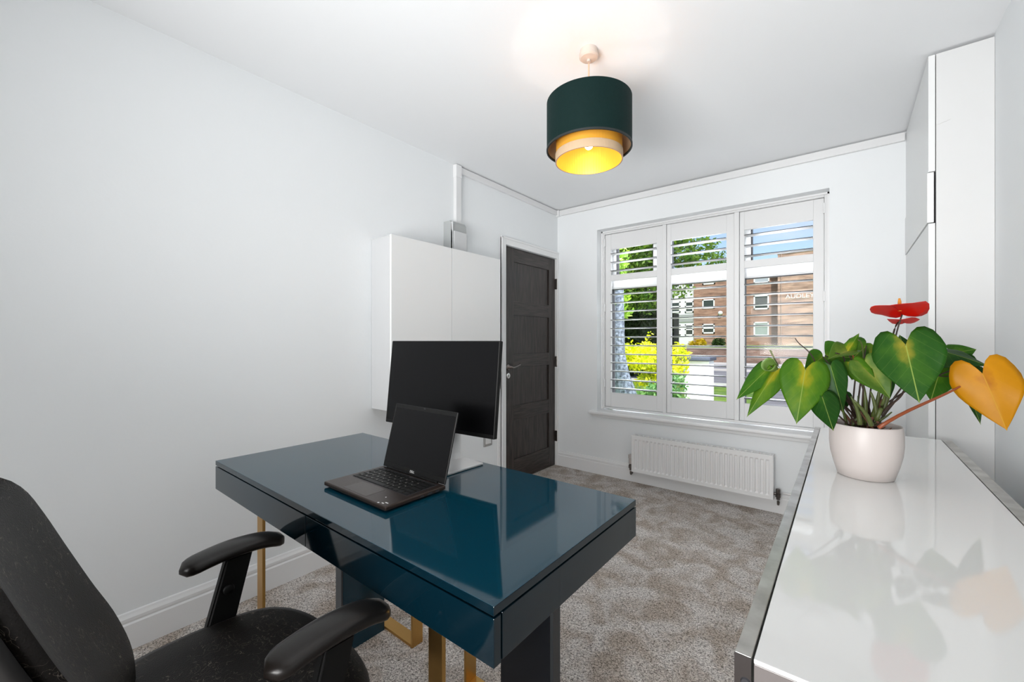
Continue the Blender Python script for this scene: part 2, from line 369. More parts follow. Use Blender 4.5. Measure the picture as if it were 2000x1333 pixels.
# ---------------- trunking, junction box, wall cabinet, socket
tk = thing('cable_trunking', 'white plastic cable trunking under the ceiling, dropping to the grey fuse box', 'trunking', (XL, 2.06, 2.4))
tk2 = thing('cable_trunking', 'white plastic cable trunking under the ceiling above the shuttered window', 'trunking', (-.9, YB, 2.4))
T1, T0 = ZC-.008, ZC-.052
obj('duct', box((XL, 2.035, 1.995), (XL+.03, 2.085, T1), .002), shut_m, tk)
obj('duct', box((XL, 2.085, T0), (XL+.020, YB-.028, T1), .002), shut_m, tk)
obj('duct', box((XL+.036, YB-.022, T0-.005), (.273, YB-.0005, T1), .002), shut_m, tk2)
obj('corner_piece', box((XL, YB-.035, T0-.009), (XL+.035, YB, T1+.003), .003), trim_m, tk)
obj('joint_cover', box((XL-.001, 2.033, T0-.04), (XL+.032, 2.087, T1+.003), .002), trim_m, tk)
jb = thing('junction_box', 'grey plastic fuse box with hinged cover above the white wall cabinet', 'fuse box', (XL, 2.01, 1.78))
pr = [(0, 0), (.075, 0), (.085, .03), (.085, .14), (.078, .16), (.075, .2), (.062, .22), (0, .22)]
obj('body', extrude_profile(bmesh.new(), pr, lambda p, L: (XL+p[0], L, 1.775+p[1]), 1.945, 2.085), grey_m, jb)
obj('cover', box((XL+.078, 1.958, 1.79), (XL+.092, 2.078, 1.925), .004), lgrey_m, jb)
obj('cover_frame', box((XL+.070, 1.945, 1.776), (XL+.088, 1.953, 1.985), .003), lgrey_m, jb)
wc = thing('wall_cabinet', 'white two door cabinet hung on the left wall behind the monitor', 'cabinet', (XL, 1.86, .79))
CX = -1.955
obj('carcass', box((XL+.001, 1.387, .790), (CX-.022, 2.312, 1.768), .001), mat('cab_side_shaded', (.60, .61, .62), .5), wc)  # carcass toned down: the shade on its side is in the colour
for a, b_ in ((1.385, 1.8385), (1.8415, 2.314)): obj('door', box((CX-.018, a, .788), (CX, b_, 1.770), .0015), cab_m, wc)
obj('edge_seal', box((CX-.0215, 1.389, .80), (CX-.0185, 2.31, 1.762)), gasket_m, wc)
so = thing('wall_socket', 'steel socket plate low on the left wall near the dark door', 'socket', (XL, 2.39, .42))
obj('plate', box((XL, 2.345, .375), (XL+.008, 2.440, .465), .003), mat('brushed_plate', (.5, .5, .5), .35, .8), so)
obj('socket_insert', box((XL+.007, 2.362, .392), (XL+.011, 2.423, .448), .002), shut_m, so)
struct('trim_3', box((XL, 2.505, .142), (XL+.016, 2.532, .80), .002), shut_m)

# ---------------- fitted cupboard on the right wall (joined to the room)
fc = thing('fitted_cupboard', 'tall white fitted cupboard in the corner between window and right wall', 'cupboard', (.37, 2.96, 0))
cw = mat('cupboard_side', (.70, .705, .705), .5, bump=.03, bscale=25)
obj('side_panel', box((.302, 2.530, .0), (XR-.001, 2.552, ZC-.012)), cw, fc)
obj('carcass', box((.302, 2.552, .0), (XR-.001, YB-.001, ZC-.012)), cw, fc)
for z0, z1, dx in ((.05, 1.686, 0), (1.690, 1.905, -.004), (1.909, ZC-.012, 0)):
    obj('door', box((.278+dx, 2.529, z0), (.299+dx, YB-.001, z1), .001), cab_m, fc)
obj('gap_shade', box((.2995, 2.5315, 1.68), (.3015, 2.54, 1.905)), gasket_m, fc)  # dark strip added to stand for the shade in the door gap
obj('plinth', box((.29, 2.54, 0), (.302, YB-.001, .05)), cw, fc)
bm = bmesh.new(); tube(bm, [(.302, 2.5295, 2.105), (.315, 2.5290, 2.107), (.332, 2.5285, 2.112), (.345, 2.529, 2.116)], [.0008, .001, .0016, .0008], 6); obj('paint_crack', bm, cw, fc)

# ---------------- radiator
rd = thing('radiator', 'white fluted panel radiator on the wall under the window', 'radiator', (-.9, 3.35, .09))
RY = 3.305
ra, rb_ = onY(1234, 850, RY), onY(1509, 900, RY)
x0, x1 = ra.x, rb_.x
rz0, rz1 = .108, .402
n = 30; bm = bmesh.new(); prof = []
pitch = (x1-x0-.03)/n
# front panel: rows of flutes with bevelled ends
xs = [x0]; ds = [0]
for i in range(n):
    s0 = x0+.015+i*pitch
    xs += [s0+.15*pitch, s0+.30*pitch, s0+.70*pitch, s0+.85*pitch]; ds += [0, 1, 1, 0]
xs.append(x1); ds.append(0)
zr = [(rz0, 0), (rz0+.022, 0), (rz0+.034, 1), (rz1-.040, 1), (rz1-.028, 0), (rz1, 0)]
grid = [[bm.verts.new((x, RY+.008*d*k, z)) for x, d in zip(xs, ds)] for z, k in zr]
for r0, r1_ in zip(grid, grid[1:]):
    for i in range(len(xs)-1): bm.faces.new((r0[i], r0[i+1], r1_[i+1], r1_[i]))
obj('front_panel', bm, rad_m, rd)
bm = bmesh.new(); bx(bm, (x0-.004, RY-.002, rz0-.002), (x0+.004, 3.365, rz1+.004), .002); obj('side_panel', bm, rad_m, rd)
bm = bmesh.new(); bx(bm, (x1-.004, RY-.002, rz0-.002), (x1+.004, 3.365, rz1+.004), .002); obj('side_panel', bm, rad_m, rd)
obj('back_panel', box((x0+.004, 3.345, rz0+.01), (x1-.004, 3.360, rz1-.01)), rad_m, rd)
bm = bmesh.new()
bx(bm, (x0-.002, RY-.001, rz1-.004), (x1+.002, RY+.010, rz1+.003)); bx(bm, (x0, 3.352, rz1-.004), (x1, 3.364, rz1+.003))
for i in range(27):
    x = x0+.004+(x1-x0-.03)*i/26
    bx(bm, (x, RY+.010, rz1-.003), (x+.016, 3.352, rz1+.0015))
obj('top_grille', bm, rad_m, rd)
obj('bottom_lip', box((x0, RY-.001, rz0-.003), (x1, RY+.012, rz0+.003)), rad_m, rd)
def valve(x, sgn, head):
    bm = bmesh.new()
    tube(bm, [(x-sgn*.03, 3.335, rz0+.035), (x, 3.335, rz0+.035)], .010, 12)
    tube(bm, [(x, 3.335, rz0-.002), (x, 3.335, rz0+.052)], [.011, .014], 12)
    tube(bm, [(x, 3.335, rz0+.015), (x, 3.335, rz0+.04)], .017, 6)
    tube(bm, bez((x, 3.335, rz0-.01), (x, 3.335, rz0-.05), (x, 3.34, rz0-.035), (x, YB-.019, rz0-.03)), .0075, 10)
    v = obj('valve', bm, dchrome_m, rd, smooth=False)
    bm = bmesh.new()
    if head: lathe(bm, [(.012, .0), (.017, .004), (.017, .045), (.020, .05), (.019, .075), (.012, .08)], (x, 3.335, rz0+.05), 18)
    else: lathe(bm, [(.014, 0), (.014, .018), (.008, .022)], (x, 3.335, rz0+.05), 16)
    obj('valve_cap', bm, pot_m if head else dchrome_m, v)
valve(x0-.022, -1, True); valve(x1+.028, 1, False)
tube_bm = tube(bmesh.new(), [(x1+.028, 3.372, .144), (x1+.18, 3.372, .144)], .0075, 10)
obj('pipe', tube_bm, rad_m, rd, smooth=True)

# ------------------------------------------------------------------ pendant lamp
lx, ly = -.855, 1.595
pl = thing('pendant_lamp', 'round two tier ceiling pendant with dark green velvet shade and gold lining', 'lamp', (lx, ly, ZC))
bm = lathe(bmesh.new(), [(.0, 0), (.036, 0), (.036, -.018), (.040, -.019), (.040, -.032), (.034, -.038), (.008, -.043), (.008, -.052), (0, -.052)], (lx, ly, ZC), 40)
obj('ceiling_rose', bm, rose_m, pl, smooth=False)
obj('cord', tube(bmesh.new(), [(lx, ly, ZC-.06), (lx, ly, 2.14)], .0035, 10), mat('cord', (.62, .42, .30), .6), pl)
velvet = bpy.data.materials.new('green_velvet'); velvet.use_nodes = True; t, b = nodes(velvet)
b.inputs['Base Color'].default_value = (.0013, .0125, .0115, 1); b.inputs['Roughness'].default_value = .7; b.inputs['Specular IOR Level'].default_value = .15; b.inputs['Sheen Weight'].default_value = .02; b.inputs['Sheen Tint'].default_value = (.15, .5, .5, 1)
c = t.nodes.new('ShaderNodeTexCoord'); n1 = t.nodes.new('ShaderNodeTexNoise'); n1.inputs['Scale'].default_value = 250; bp = t.nodes.new('ShaderNodeBump'); bp.inputs['Strength'].default_value = .3; bp.inputs['Distance'].default_value = .003
t.links.new(c.outputs['Object'], n1.inputs['Vector']); t.links.new(n1.outputs[0], bp.inputs['Height']); t.links.new(bp.outputs[0], b.inputs['Normal'])
gold_in = mat('gold_lining', (.90, .44, .05), .42, .7)
gold_out = mat('gold_fabric', (.78, .38, .04), .5, .25)
b = gold_out.node_tree.nodes['Principled BSDF']; 
def shell(name, r, z0, z1, th, m_out, m_in, par):
    bm = bmesh.new(); n = 72
    R = [(r, z0), (r, z1), (r-th, z1), (r-th, z0)]
    rings = [[bm.verts.new((lx+a*math.cos(2*PI*i/n), ly+a*math.sin(2*PI*i/n), z)) for i in range(n)] for a, z in R]
    for k in range(4):
        A, B = rings[k], rings[(k+1) % 4]
        for i in range(n):
            f_ = bm.faces.new((A[i], A[(i+1) % n], B[(i+1) % n], B[i])); f_.material_index = 1 if k in (2,) else 0
    o = obj(name, bm, None, par, mats=[m_out, m_in], smooth=False)
    return o
shell('outer_shade', .178, 1.995, 2.196, .003, velvet, cream_m, pl)
shell('rim_band', .1795, 1.993, 2.001, .006, mat('black_trim', (.01, .014, .014), .6), mat('black_trim', (0, 0, 0)), pl)
shell('inner_shade', .1385, 1.9475, 2.150, .002, gold_out, gold_in, pl)
shell('inner_band', .1415, 1.944, 1.978, .0055, cream_m, gold_in, pl)
bm = bmesh.new()
for k in range(3):
    a = 2*PI*k/3+.5; tube(bm, [(lx, ly, 2.13), (lx+.176*math.cos(a), ly+.176*math.sin(a), 2.17)], .0018, 6)
for k in range(3):
    a = 2*PI*k/3+1.5; tube(bm, [(lx, ly, 2.125), (lx+.1375*math.cos(a), ly+.1375*math.sin(a), 2.125)], .0018, 6)
obj('spider', bm, chrome_m, pl)
obj('lamp_holder', lathe(bmesh.new(), [(.0, .035), (.006, .035), (.011, .02), (.011, -.005), (.008, -.006), (0, -.006)], (lx, ly, 2.125), 20), rose_m, pl)
bm = bmesh.new(); bmesh.ops.create_uvsphere(bm, u_segments=20, v_segments=12, radius=.020, matrix=Matrix.Translation((lx, ly, 2.020)) @ Matrix.Scale(1.25, 4, (0, 0, 1)))
obj('bulb', bm, mat('bulb_glow', (1, .9, .7), .4, emit=((1, .84, .62), 8)), pl, smooth=True)
lb = light('lamp_light', 'POINT', .8, (lx, ly, 1.962), color=(1, .95, .88)); lb.data.shadow_soft_size = .012
lu = light('lamp_uplight', 'POINT', .10, (lx, ly, 2.058), color=(1, .97, .95)); lu.data.shadow_soft_size = .012

# ------------------------------------------------------------------ desk
dk = thing('desk', 'dark teal high gloss writing desk with gold bar legs', 'desk', (-1.08, .78, 0))
dx0, dx1, dy0, dy1 = -1.728, -.434, .498, 1.070
dt_ = obj('desk_top', box((dx0, dy0, .744), (dx1, dy1, .760), .0012), blue_m, dk, mats=[blue_m, blue_shaded])
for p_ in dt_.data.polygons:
    if p_.normal.z < .5: p_.material_index = 1  # slab edges take the shaded lacquer copy, their darkness is painted
obj('apron', box((dx0, dy0+.021, .664), (dx1, dy1, .741), .001), blue_shaded, dk)
sx = -1.062
for a, b_ in ((dx0, sx-.001), (sx+.001, dx1)):
    obj('drawer', box((a, dy0, .661), (b_, dy0+.018, .7405), .0012), blue_shaded, dk)
# side inset panel lines (end board proud of the apron)
# legs: gold flat-bar loops and teal panels
def loop_y(xc, y0, y1):      # loop in the YZ plane, bar wide in X
    bm = bmesh.new(); w = .0225; th = .010
    bx(bm, (xc-w, y0, 0), (xc+w, y0+th, .662), .0008); bx(bm, (xc-w, y1-th, 0), (xc+w, y1, .662), .0008)
    bx(bm, (xc-w, y0+th, 0), (xc+w, y1-th, th), .0008)
    return bm
def loop_x(yc, x0, x1):      # loop in the XZ plane, bar wide in Y
    bm = bmesh.new(); w = .025; th = .010
    bx(bm, (x0, yc-w, 0), (x0+th, yc+w, .662), .0008); bx(bm, (x1-th, yc-w, 0), (x1, yc+w, .662), .0008)
    bx(bm, (x0+th, yc-w, 0), (x1-th, yc+w, th), .0008)
    return bm
obj('leg', loop_y(-1.62, .60, .99), gold_m, dk)
obj('leg', loop_y(-.69, .60, 1.014), gold_m, dk)
obj('leg', loop_x(1.04, -1.64, -1.298), gold_m, dk)
obj('leg', loop_x(1.04, -1.02, -.68), gold_m, dk)
p = obj('leg_panel', box((-1.51, .83, .0), (-1.472, 1.01, .662), .001), mat('teal_panel', (.002, .03, .05), .1), dk)
obj('panel_edge', box((-1.511, .822, .0), (-1.471, .829, .662), .001), slate_m, p)
p = obj('leg_panel', box((-.825, .978, .011), (-.645, 1.003, .662), .001), mat('leg_panel_shaded', (.006, .008, .012), .25), dk)  # under-desk shade painted in, darker than the other leg panel
obj('panel_edge', box((-.644, .977, 0), (-.634, 1.014, .662), .0005), slate_m, p)

# ------------------------------------------------------------------ monitor
mt = thing('monitor', 'black flat screen monitor switched off on a silver stand', 'monitor', (-1.09, 1.0, .76))
bl, br = Vector((-1.400, .965, .866)), Vector((-.873, 1.002, .866))
wv = (br-bl).normalized(); nb = Vector((-wv.y, wv.x, 0)); up = (Vector((0, 0, .314))+nb*.033).normalized(); nv = wv.cross(up).normalized()
MM = Matrix((( wv.x, nv.x, up.x, bl.x), (wv.y, nv.y, up.y, bl.y), (wv.z, nv.z, up.z, bl.z), (0, 0, 0, 1)))
if nv.y < 0: pass
sgn = 1 if nv.dot(Vector((0, 1, 0))) > 0 else -1     # local +Y*sgn points to the back
mw, mh = (br-bl).length, .3165
def loc_box(lo, hi, M, bev=0, seg=2): return rot_bm(box(lo, hi, bev, seg), M)
obj('housing', loc_box((0, 0 if sgn > 0 else -.018, 0), (mw, .018 if sgn > 0 else 0, mh), MM, .003), black_m, mt)
obj('back_shell', loc_box((.1, .014*sgn if sgn > 0 else -.045, .05), (mw-.1, .045 if sgn > 0 else -.014, mh-.06), MM, .01), black_m, mt)
obj('screen', loc_box((.004, -.0008 if sgn > 0 else -.0004, .014), (mw-.004, .0004 if sgn > 0 else .0008, mh-.004), MM), screen_m, mt)
silver = mat('silver', (.66, .66, .66), .3, .6)
cx, cyy = -1.065, 1.035
sb_ = [Vector((-.958, 1.046)), Vector((-.966, .880)), Vector((-1.170, .890)), Vector((-1.162, 1.060))]
bm = bmesh.new(); A = [bm.verts.new((v.x, v.y, .7605)) for v in sb_]; B = [bm.verts.new((v.x, v.y, .7685)) for v in sb_]
for i in range(4): bm.faces.new((A[i], A[(i+1) % 4], B[(i+1) % 4], B[i]))
bm.faces.new(A); bm.faces.new(B); bmesh.ops.bevel(bm, geom=bm.edges[:], offset=.002, segments=1, affect='EDGES')
obj('stand_base', bm, silver, mt)
bm = lathe(bmesh.new(), [(.026, 0), (.024, .01), (.022, .02), (.021, .18), (.018, .20), (.0, .20)], (cx-.02, 1.035, .7685), 28)
obj('stand_column', bm, mat('stand_white', (.75, .75, .75), .35), mt, smooth=False)

# ------------------------------------------------------------------ laptop
lp = thing('laptop', 'open dark brown laptop with black screen standing on the desk', 'laptop', (-1.03, .70, .76))
fl, fr_, brr, bll = Vector((-1.170, .605)), Vector((-.877, .603)), Vector((-.873, .797)), Vector((-1.180, .800))
LX0, LX1, LY0, LY1 = -1.174, -.875, .603, .800
obj('base', box((LX0, LY0, .764), (LX1, LY1, .776), .0035, 3), lap_m, lp)
obj('feet', bx(bx(box((LX0+.02, LY0+.01, .760), (LX1-.02, LY0+.02, .7645)), (LX0+.02, LY1-.02, .760), (LX1-.02, LY1-.01, .7645)), (LX1-.03, LY0+.01, .760), (LX1-.02, LY1-.02, .7645)), black_m, lp)
obj('touchpad', box((-1.085, .612, .7758), (-.975, .672, .7764), .0003), mat('touchpad', (.045, .031, .026), .25, .45), lp)
obj('key_bed', box((LX0+.018, .681, .7757), (LX1-.018, .786, .7762)), gasket_m, lp)
bm = bmesh.new(); kp = (LX1-LX0-.038)/14.5
for r in range(6):
    y = .6825+r*.0173; off = [0, .25, .1, .3, .0, 0][r]; x = LX0+.019
    ks = [1.2, 1, 1, 5.2, 1, 1, 1.3, 1.3, 1.3] if r == 0 else [1+off] + [1]*11 + [1.4-off+.9]
    tot = sum(ks); sc = 14.4/tot
    for k in ks:
        w = k*kp*sc; bx(bm, (x+.0012, y+.001, .7762), (x+w-.0012, y+.0155 if r < 5 else y+.010, .7778)); x += w
kk = obj('keys', bm, key_m, lp); kk['kind'] = 'stuff'
bm = bmesh.new()
for i in range(8):
    for r in range(4): bx(bm, (LX0+.03+i*.026+r*.006, .703+r*.0173, .7778), (LX0+.034+i*.026+r*.006, .706+r*.0173, .77795))
kk = obj('key_legends', bm, keygap_m, lp); kk['kind'] = 'stuff'
sticker = mat('white_print', (.8, .8, .8), .5)
for q_ in ((-.905, .612, -.897, .615), (-.900, .619, -.889, .622), (-.916, .607, -.911, .611), (-.93, .64, -.927, .643)): obj('sticker', box((q_[0], q_[1], .776), (q_[2], q_[3], .7764)), sticker, lp)
obj('ports', bx(bx(box((LX1-.001, .71, .7665), (LX1+.0004, .722, .7715)), (LX1-.001, .735, .7665), (LX1+.0004, .75, .7715)), (LX1-.001, .762, .7665), (LX1+.0004, .775, .7715)), gasket_m, lp)
# lid: fit to the photo's corners
h0 = onX(872, 951, 0)  # unused
LBL, LBR = Vector((LX0+.004, .797, .777)), Vector((LX1-.002, .797, .777))
lu_ = Vector((0, .052, .196)); lh = lu_.length; lu_.normalize(); lw = (LBR-LBL).length
ln = Vector((1, 0, 0)).cross(lu_)                      # points to -Y side?
LM = Matrix(((1, ln.x, lu_.x, LBL.x), (0, ln.y, lu_.y, LBL.y), (0, ln.z, lu_.z, LBL.z), (0, 0, 0, 1)))
s_ = 1 if ln.y > 0 else -1
def lb_(lo, hi, bev=0):
    lo = list(lo); hi = list(hi); lo[1] *= s_; hi[1] *= s_
    if lo[1] > hi[1]: lo[1], hi[1] = hi[1], lo[1]
    return loc_box(lo, hi, LM, bev)
lid = obj('lid', lb_((0, 0, 0), (lw, .005, lh), .0022), mat('lid_shell', (.005, .005, .005), .4, spec=.25), lp)
obj('display', lb_((.007, -.0004, .017), (lw-.007, .0005, lh-.013)), screen_m, lid)
obj('camera', lb_((lw/2-.004, -.0005, lh-.006), (lw/2+.004, .0005, lh-.003)), gasket_m, lid)
text_mesh('logo', 'DELL', .0095, Matrix(((1, 0, 0, LBL.x+lw/2-.010), (0, lu_.y, -1*abs(ln.y), LBL.y+lu_.y*.005-.0007), (0, lu_.z, 0, LBL.z+lu_.z*.005), (0, 0, 0, 1))), sticker, lid, ext=.0002)
obj('hinge', box((LX0+.03, .792, .775), (LX1-.03, .801, .781), .002), black_m, lp)

# ------------------------------------------------------------------ sideboard
sd = thing('sideboard', 'long white high gloss sideboard with worn steel edge rails', 'sideboard', (.11, 1.5, 0))
SX0, SX1, SY0, SY1, SZ = -.112, .331, .600, 2.405, .78
obj('top_panel', box((SX0+.0215, SY0, SZ-.006), (SX1-.030, SY1, SZ), .0012), white_g, sd)
bm = box((SX0, SY0, SZ-.045), (SX0+.019, SY1, SZ+.0005), .001)
bx(bm, (SX0, SY0, 0), (SX0+.019, SY0+.045, SZ-.045), .001); bx(bm, (SX0, SY1-.045, 0), (SX0+.019, SY1, SZ-.045), .001)
obj('steel_frame', bm, metal_m, sd)
bm = box((SX1-.028, SY0, SZ-.045), (SX1, SY1, SZ+.0005), .001)
bx(bm, (SX1-.028, SY0, 0), (SX1, SY0+.045, SZ-.045), .001); bx(bm, (SX1-.028, SY1-.045, 0), (SX1, SY1, SZ-.045), .001)
obj('steel_frame', bm, metal_m, sd)
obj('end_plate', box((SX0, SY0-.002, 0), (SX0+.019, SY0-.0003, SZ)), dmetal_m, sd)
obj('end_panel', box((SX0+.0215, SY0+.001, .08), (SX1-.030, SY0+.021, SZ-.0065), .001), mat('end_gloss_shaded', (.20, .18, .175), .15), sd)  # shade on the near end put into the board colour
obj('end_panel', box((SX0+.0215, SY1-.024, .08), (SX1-.030, SY1-.004, SZ-.029), .001), white_g, sd)
for i in range(3):
    a = SY0+.026+i*.586
    obj('door', box((SX0+.0015, a+.02 if i == 0 else a, .09), (SX0+.0185, a+.58-.02 if i == 2 else a+.58, SZ-.048), .001), white_g, sd)
obj('carcass', box((SX0+.021, SY0+.025, .08), (SX1-.031, SY1-.025, SZ-.030)), cab_m, sd)
for x, z, r in ((SX0+.013, SZ-.032, .006), (SX0+.045, SZ-.045, .005)):
    bm = lathe(bmesh.new(), [(0, 0), (r, 0), (r*.8, .002), (0, .002)], n=20); rot_bm(bm, Matrix.Translation((x, SY0-.002 if r > .0055 else SY0+.001, z)) @ Matrix.Rotation(PI/2, 4, 'X'))
    obj('bolt_head', bm, gasket_m, sd)

# ------------------------------------------------------------------ office chair
ch = thing('office_chair', 'black fabric office chair with padded armrests pulled up to the desk', 'chair', (-.965, .25, 0))
fab = bpy.data.materials.new('black_fabric'); fab.use_nodes = True; t, b = nodes(fab); b.inputs['Roughness'].default_value = .5; b.inputs['Specular IOR Level'].default_value = .25
c = t.nodes.new('ShaderNodeTexCoord')
n1 = t.nodes.new('ShaderNodeTexNoise'); n1.inputs['Scale'].default_value = 7; n1.inputs['Detail'].default_value = 3; n1.inputs['Distortion'].default_value = 2.2
n3 = t.nodes.new('ShaderNodeTexNoise'); n3.inputs['Scale'].default_value = 32; n3.inputs['Detail'].default_value = 2; n3.inputs['Distortion'].default_value = 1.6
n2 = t.nodes.new('ShaderNodeTexNoise'); n2.inputs['Scale'].default_value = 11; n2.inputs['Detail'].default_value = 4
def mth(op, a, b__=None, **k):
    q = t.nodes.new('ShaderNodeMath'); q.operation = op
    for i, x in enumerate((a, b__)):
        if x is None: continue
        if isinstance(x, (int, float)): q.inputs[i].default_value = x
        else: t.links.new(x, q.inputs[i])
    return q.outputs[0]
d3 = mth('ABSOLUTE', mth('SUBTRACT', n3.outputs[0], .5)); line = mth('LESS_THAN', d3, .0055)
msk = mth('GREATER_THAN', n2.outputs[0], .47); hair = mth('MULTIPLY', line, msk)
bw = t.nodes.new('ShaderNodeTexNoise'); bw.inputs['Scale'].default_value = 420; bp = t.nodes.new('ShaderNodeBump'); bp.inputs['Strength'].default_value = .5; bp.inputs['Distance'].default_value = .002
m1 = t.nodes.new('ShaderNodeMixRGB'); m1.inputs[1].default_value = (.004, .0037, .0035, 1); m1.inputs[2].default_value = (.010, .007, .0055, 1)
m2 = t.nodes.new('ShaderNodeMixRGB'); m2.inputs[2].default_value = (.13, .11, .09, 1)
for n in (n1, n2, n3, bw): t.links.new(c.outputs['Object'], n.inputs['Vector'])
t.links.new(n1.outputs[0], m1.inputs[0]); t.links.new(m1.outputs[0], m2.inputs[1]); t.links.new(hair, m2.inputs[0]); t.links.new(m2.outputs[0], b.inputs['Base Color'])
t.links.new(bw.outputs[0], bp.inputs['Height']); t.links.new(bp.outputs[0], b.inputs['Normal'])
arm_m = mat('arm_rubber', (.009, .0068, .0058), .30, spec=.35, bump=.03, bscale=300)
seat_c = (-.968, .30)
def sell(a, p=3.0): c_, s__ = math.cos(a), math.sin(a); return (abs(c_)**(2/p)*(1 if c_ > 0 else -1), abs(s__)**(2/p)*(1 if s__ > 0 else -1))
bm = bmesh.new(); n = 56; rings = []
for k, (sc, z) in enumerate(((.90, .405), (.985, .42), (1.0, .445), (.985, .468), (.95, .482), (.85, .492), (.6, .494), (.3, .490))):
    ring = []
    for i in range(n):
        x, y = sell(2*PI*i/n, 2.9); taper = 1-.04*(y > 0)*y
        X = seat_c[0]+x*.258*sc*taper; Y = seat_c[1]+y*.243*sc
        drop = -.022*max(0, y*sc-.55)**2*4 if z > .46 else 0
        ring.append(bm.verts.new((X, Y, z+drop+(.006*x*x*sc if z > .47 else 0))))
    rings.append(ring)
for A, B in zip(rings, rings[1:]):
    for i in range(n): bm.faces.new((A[i], A[(i+1) % n], B[(i+1) % n], B[i]))
bm.faces.new(rings[0]); bm.faces.new(rings[-1])
obj('seat', bm, fab, ch, smooth=True)
bm = bmesh.new(); rings = []
for sc, z in ((.80, .375), (.93, .385), (.955, .404)):
    rings.append([bm.verts.new((seat_c[0]+sell(2*PI*i/n, 2.9)[0]*.258*sc, seat_c[1]+sell(2*PI*i/n, 2.9)[1]*.243*sc, z)) for i in range(n)])
for A, B in zip(rings, rings[1:]):
    for i in range(n): bm.faces.new((A[i], A[(i+1) % n], B[(i+1) % n], B[i]))
bm.faces.new(rings[0]); bm.faces.new(rings[-1]); obj('seat_pan', bm, black_m, ch, smooth=False)
# backrest
def lerp_tab(tab, z):
    for (z0, v0), (z1, v1) in zip(tab, tab[1:]):
        if z <= z1:
            i = tab.index((z0, v0)); k = max(0, (z-z0)/(z1-z0))
            a = tab[i-1] if i else (z0-(z1-z0), v0-(v1-v0)); b_ = tab[i+2] if i+2 < len(tab) else (z1+(z1-z0), v1+(v1-v0))
            m0 = (v1-a[1])/(z1-a[0])*(z1-z0); m1_ = (b_[1]-v0)/(b_[0]-z0)*(z1-z0)
            return (2*k**3-3*k*k+1)*v0+(k**3-2*k*k+k)*m0+(-2*k**3+3*k*k)*v1+(k**3-k*k)*m1_
    return tab[-1][1]
YT = [(.45, .172), (.54, .168), (.62, .142), (.70, .104), (.78, .070), (.86, .040), (.92, .018), (.98, -.015)]
WT = [(.45, .13), (.50, .160), (.58, .190), (.66, .212), (.74, .228), (.82, .228), (.88, .212), (.925, .178), (.955, .130), (.975, .05)]
def back_surface(off_y, shrink, z0, z1, nz_=30, ns=24, bulge=0):
    rows = []
    for j in range(nz_+1):
        z = z0+(z1-z0)*j/nz_; w = lerp_tab(WT, z)-shrink
        rows.append([(Vector((-.965+w*s, lerp_tab(YT, z)-.006-.020*(1+s)+.030*abs(s)**2.2*(w/.22)+off_y+bulge*(1-abs(s)**6)*min(1, 8*min(j, nz_-j)/nz_), z))) for s in (math.sin(PI/2*(-1+2*i/ns)) for i in range(ns+1))])
    return rows
def close_shell(front, back, m, name):
    bm = bmesh.new(); Fv = [[bm.verts.new(p) for p in r] for r in front]; Bv = [[bm.verts.new(p) for p in r] for r in back]
    nr, ncol = len(Fv), len(Fv[0])
    for G in (Fv, Bv):
        for j in range(nr-1):
            for i in range(ncol-1): bm.faces.new((G[j][i], G[j][i+1], G[j+1][i+1], G[j+1][i]))
    for j in range(nr-1):
        for i in (0, ncol-1): bm.faces.new((Fv[j][i], Fv[j+1][i], Bv[j+1][i], Bv[j][i]))
    for i in range(ncol-1):
        for j in (0, nr-1): bm.faces.new((Fv[j][i], Fv[j][i+1], Bv[j][i+1], Bv[j][i]))
    return obj(name, bm, m, ch, smooth=True)
close_shell(back_surface(0, 0, .46, .972, bulge=.006), back_surface(-.020, .003, .462, .970), fab, 'backrest')
close_shell(back_surface(-.0205, -.004, .455, .974), back_surface(-.042, .010, .470, .962), mat('shell_plastic', (.010, .0092, .009), .42, spec=.3), 'back_shell')
obj('back_bracket', tube(bmesh.new(), bez((-.965, .03, .62), (-.965, -.02, .42), (-.965, .08, .37), (-.965, .26, .372), 12), .022, 12), black_m, ch, smooth=True)
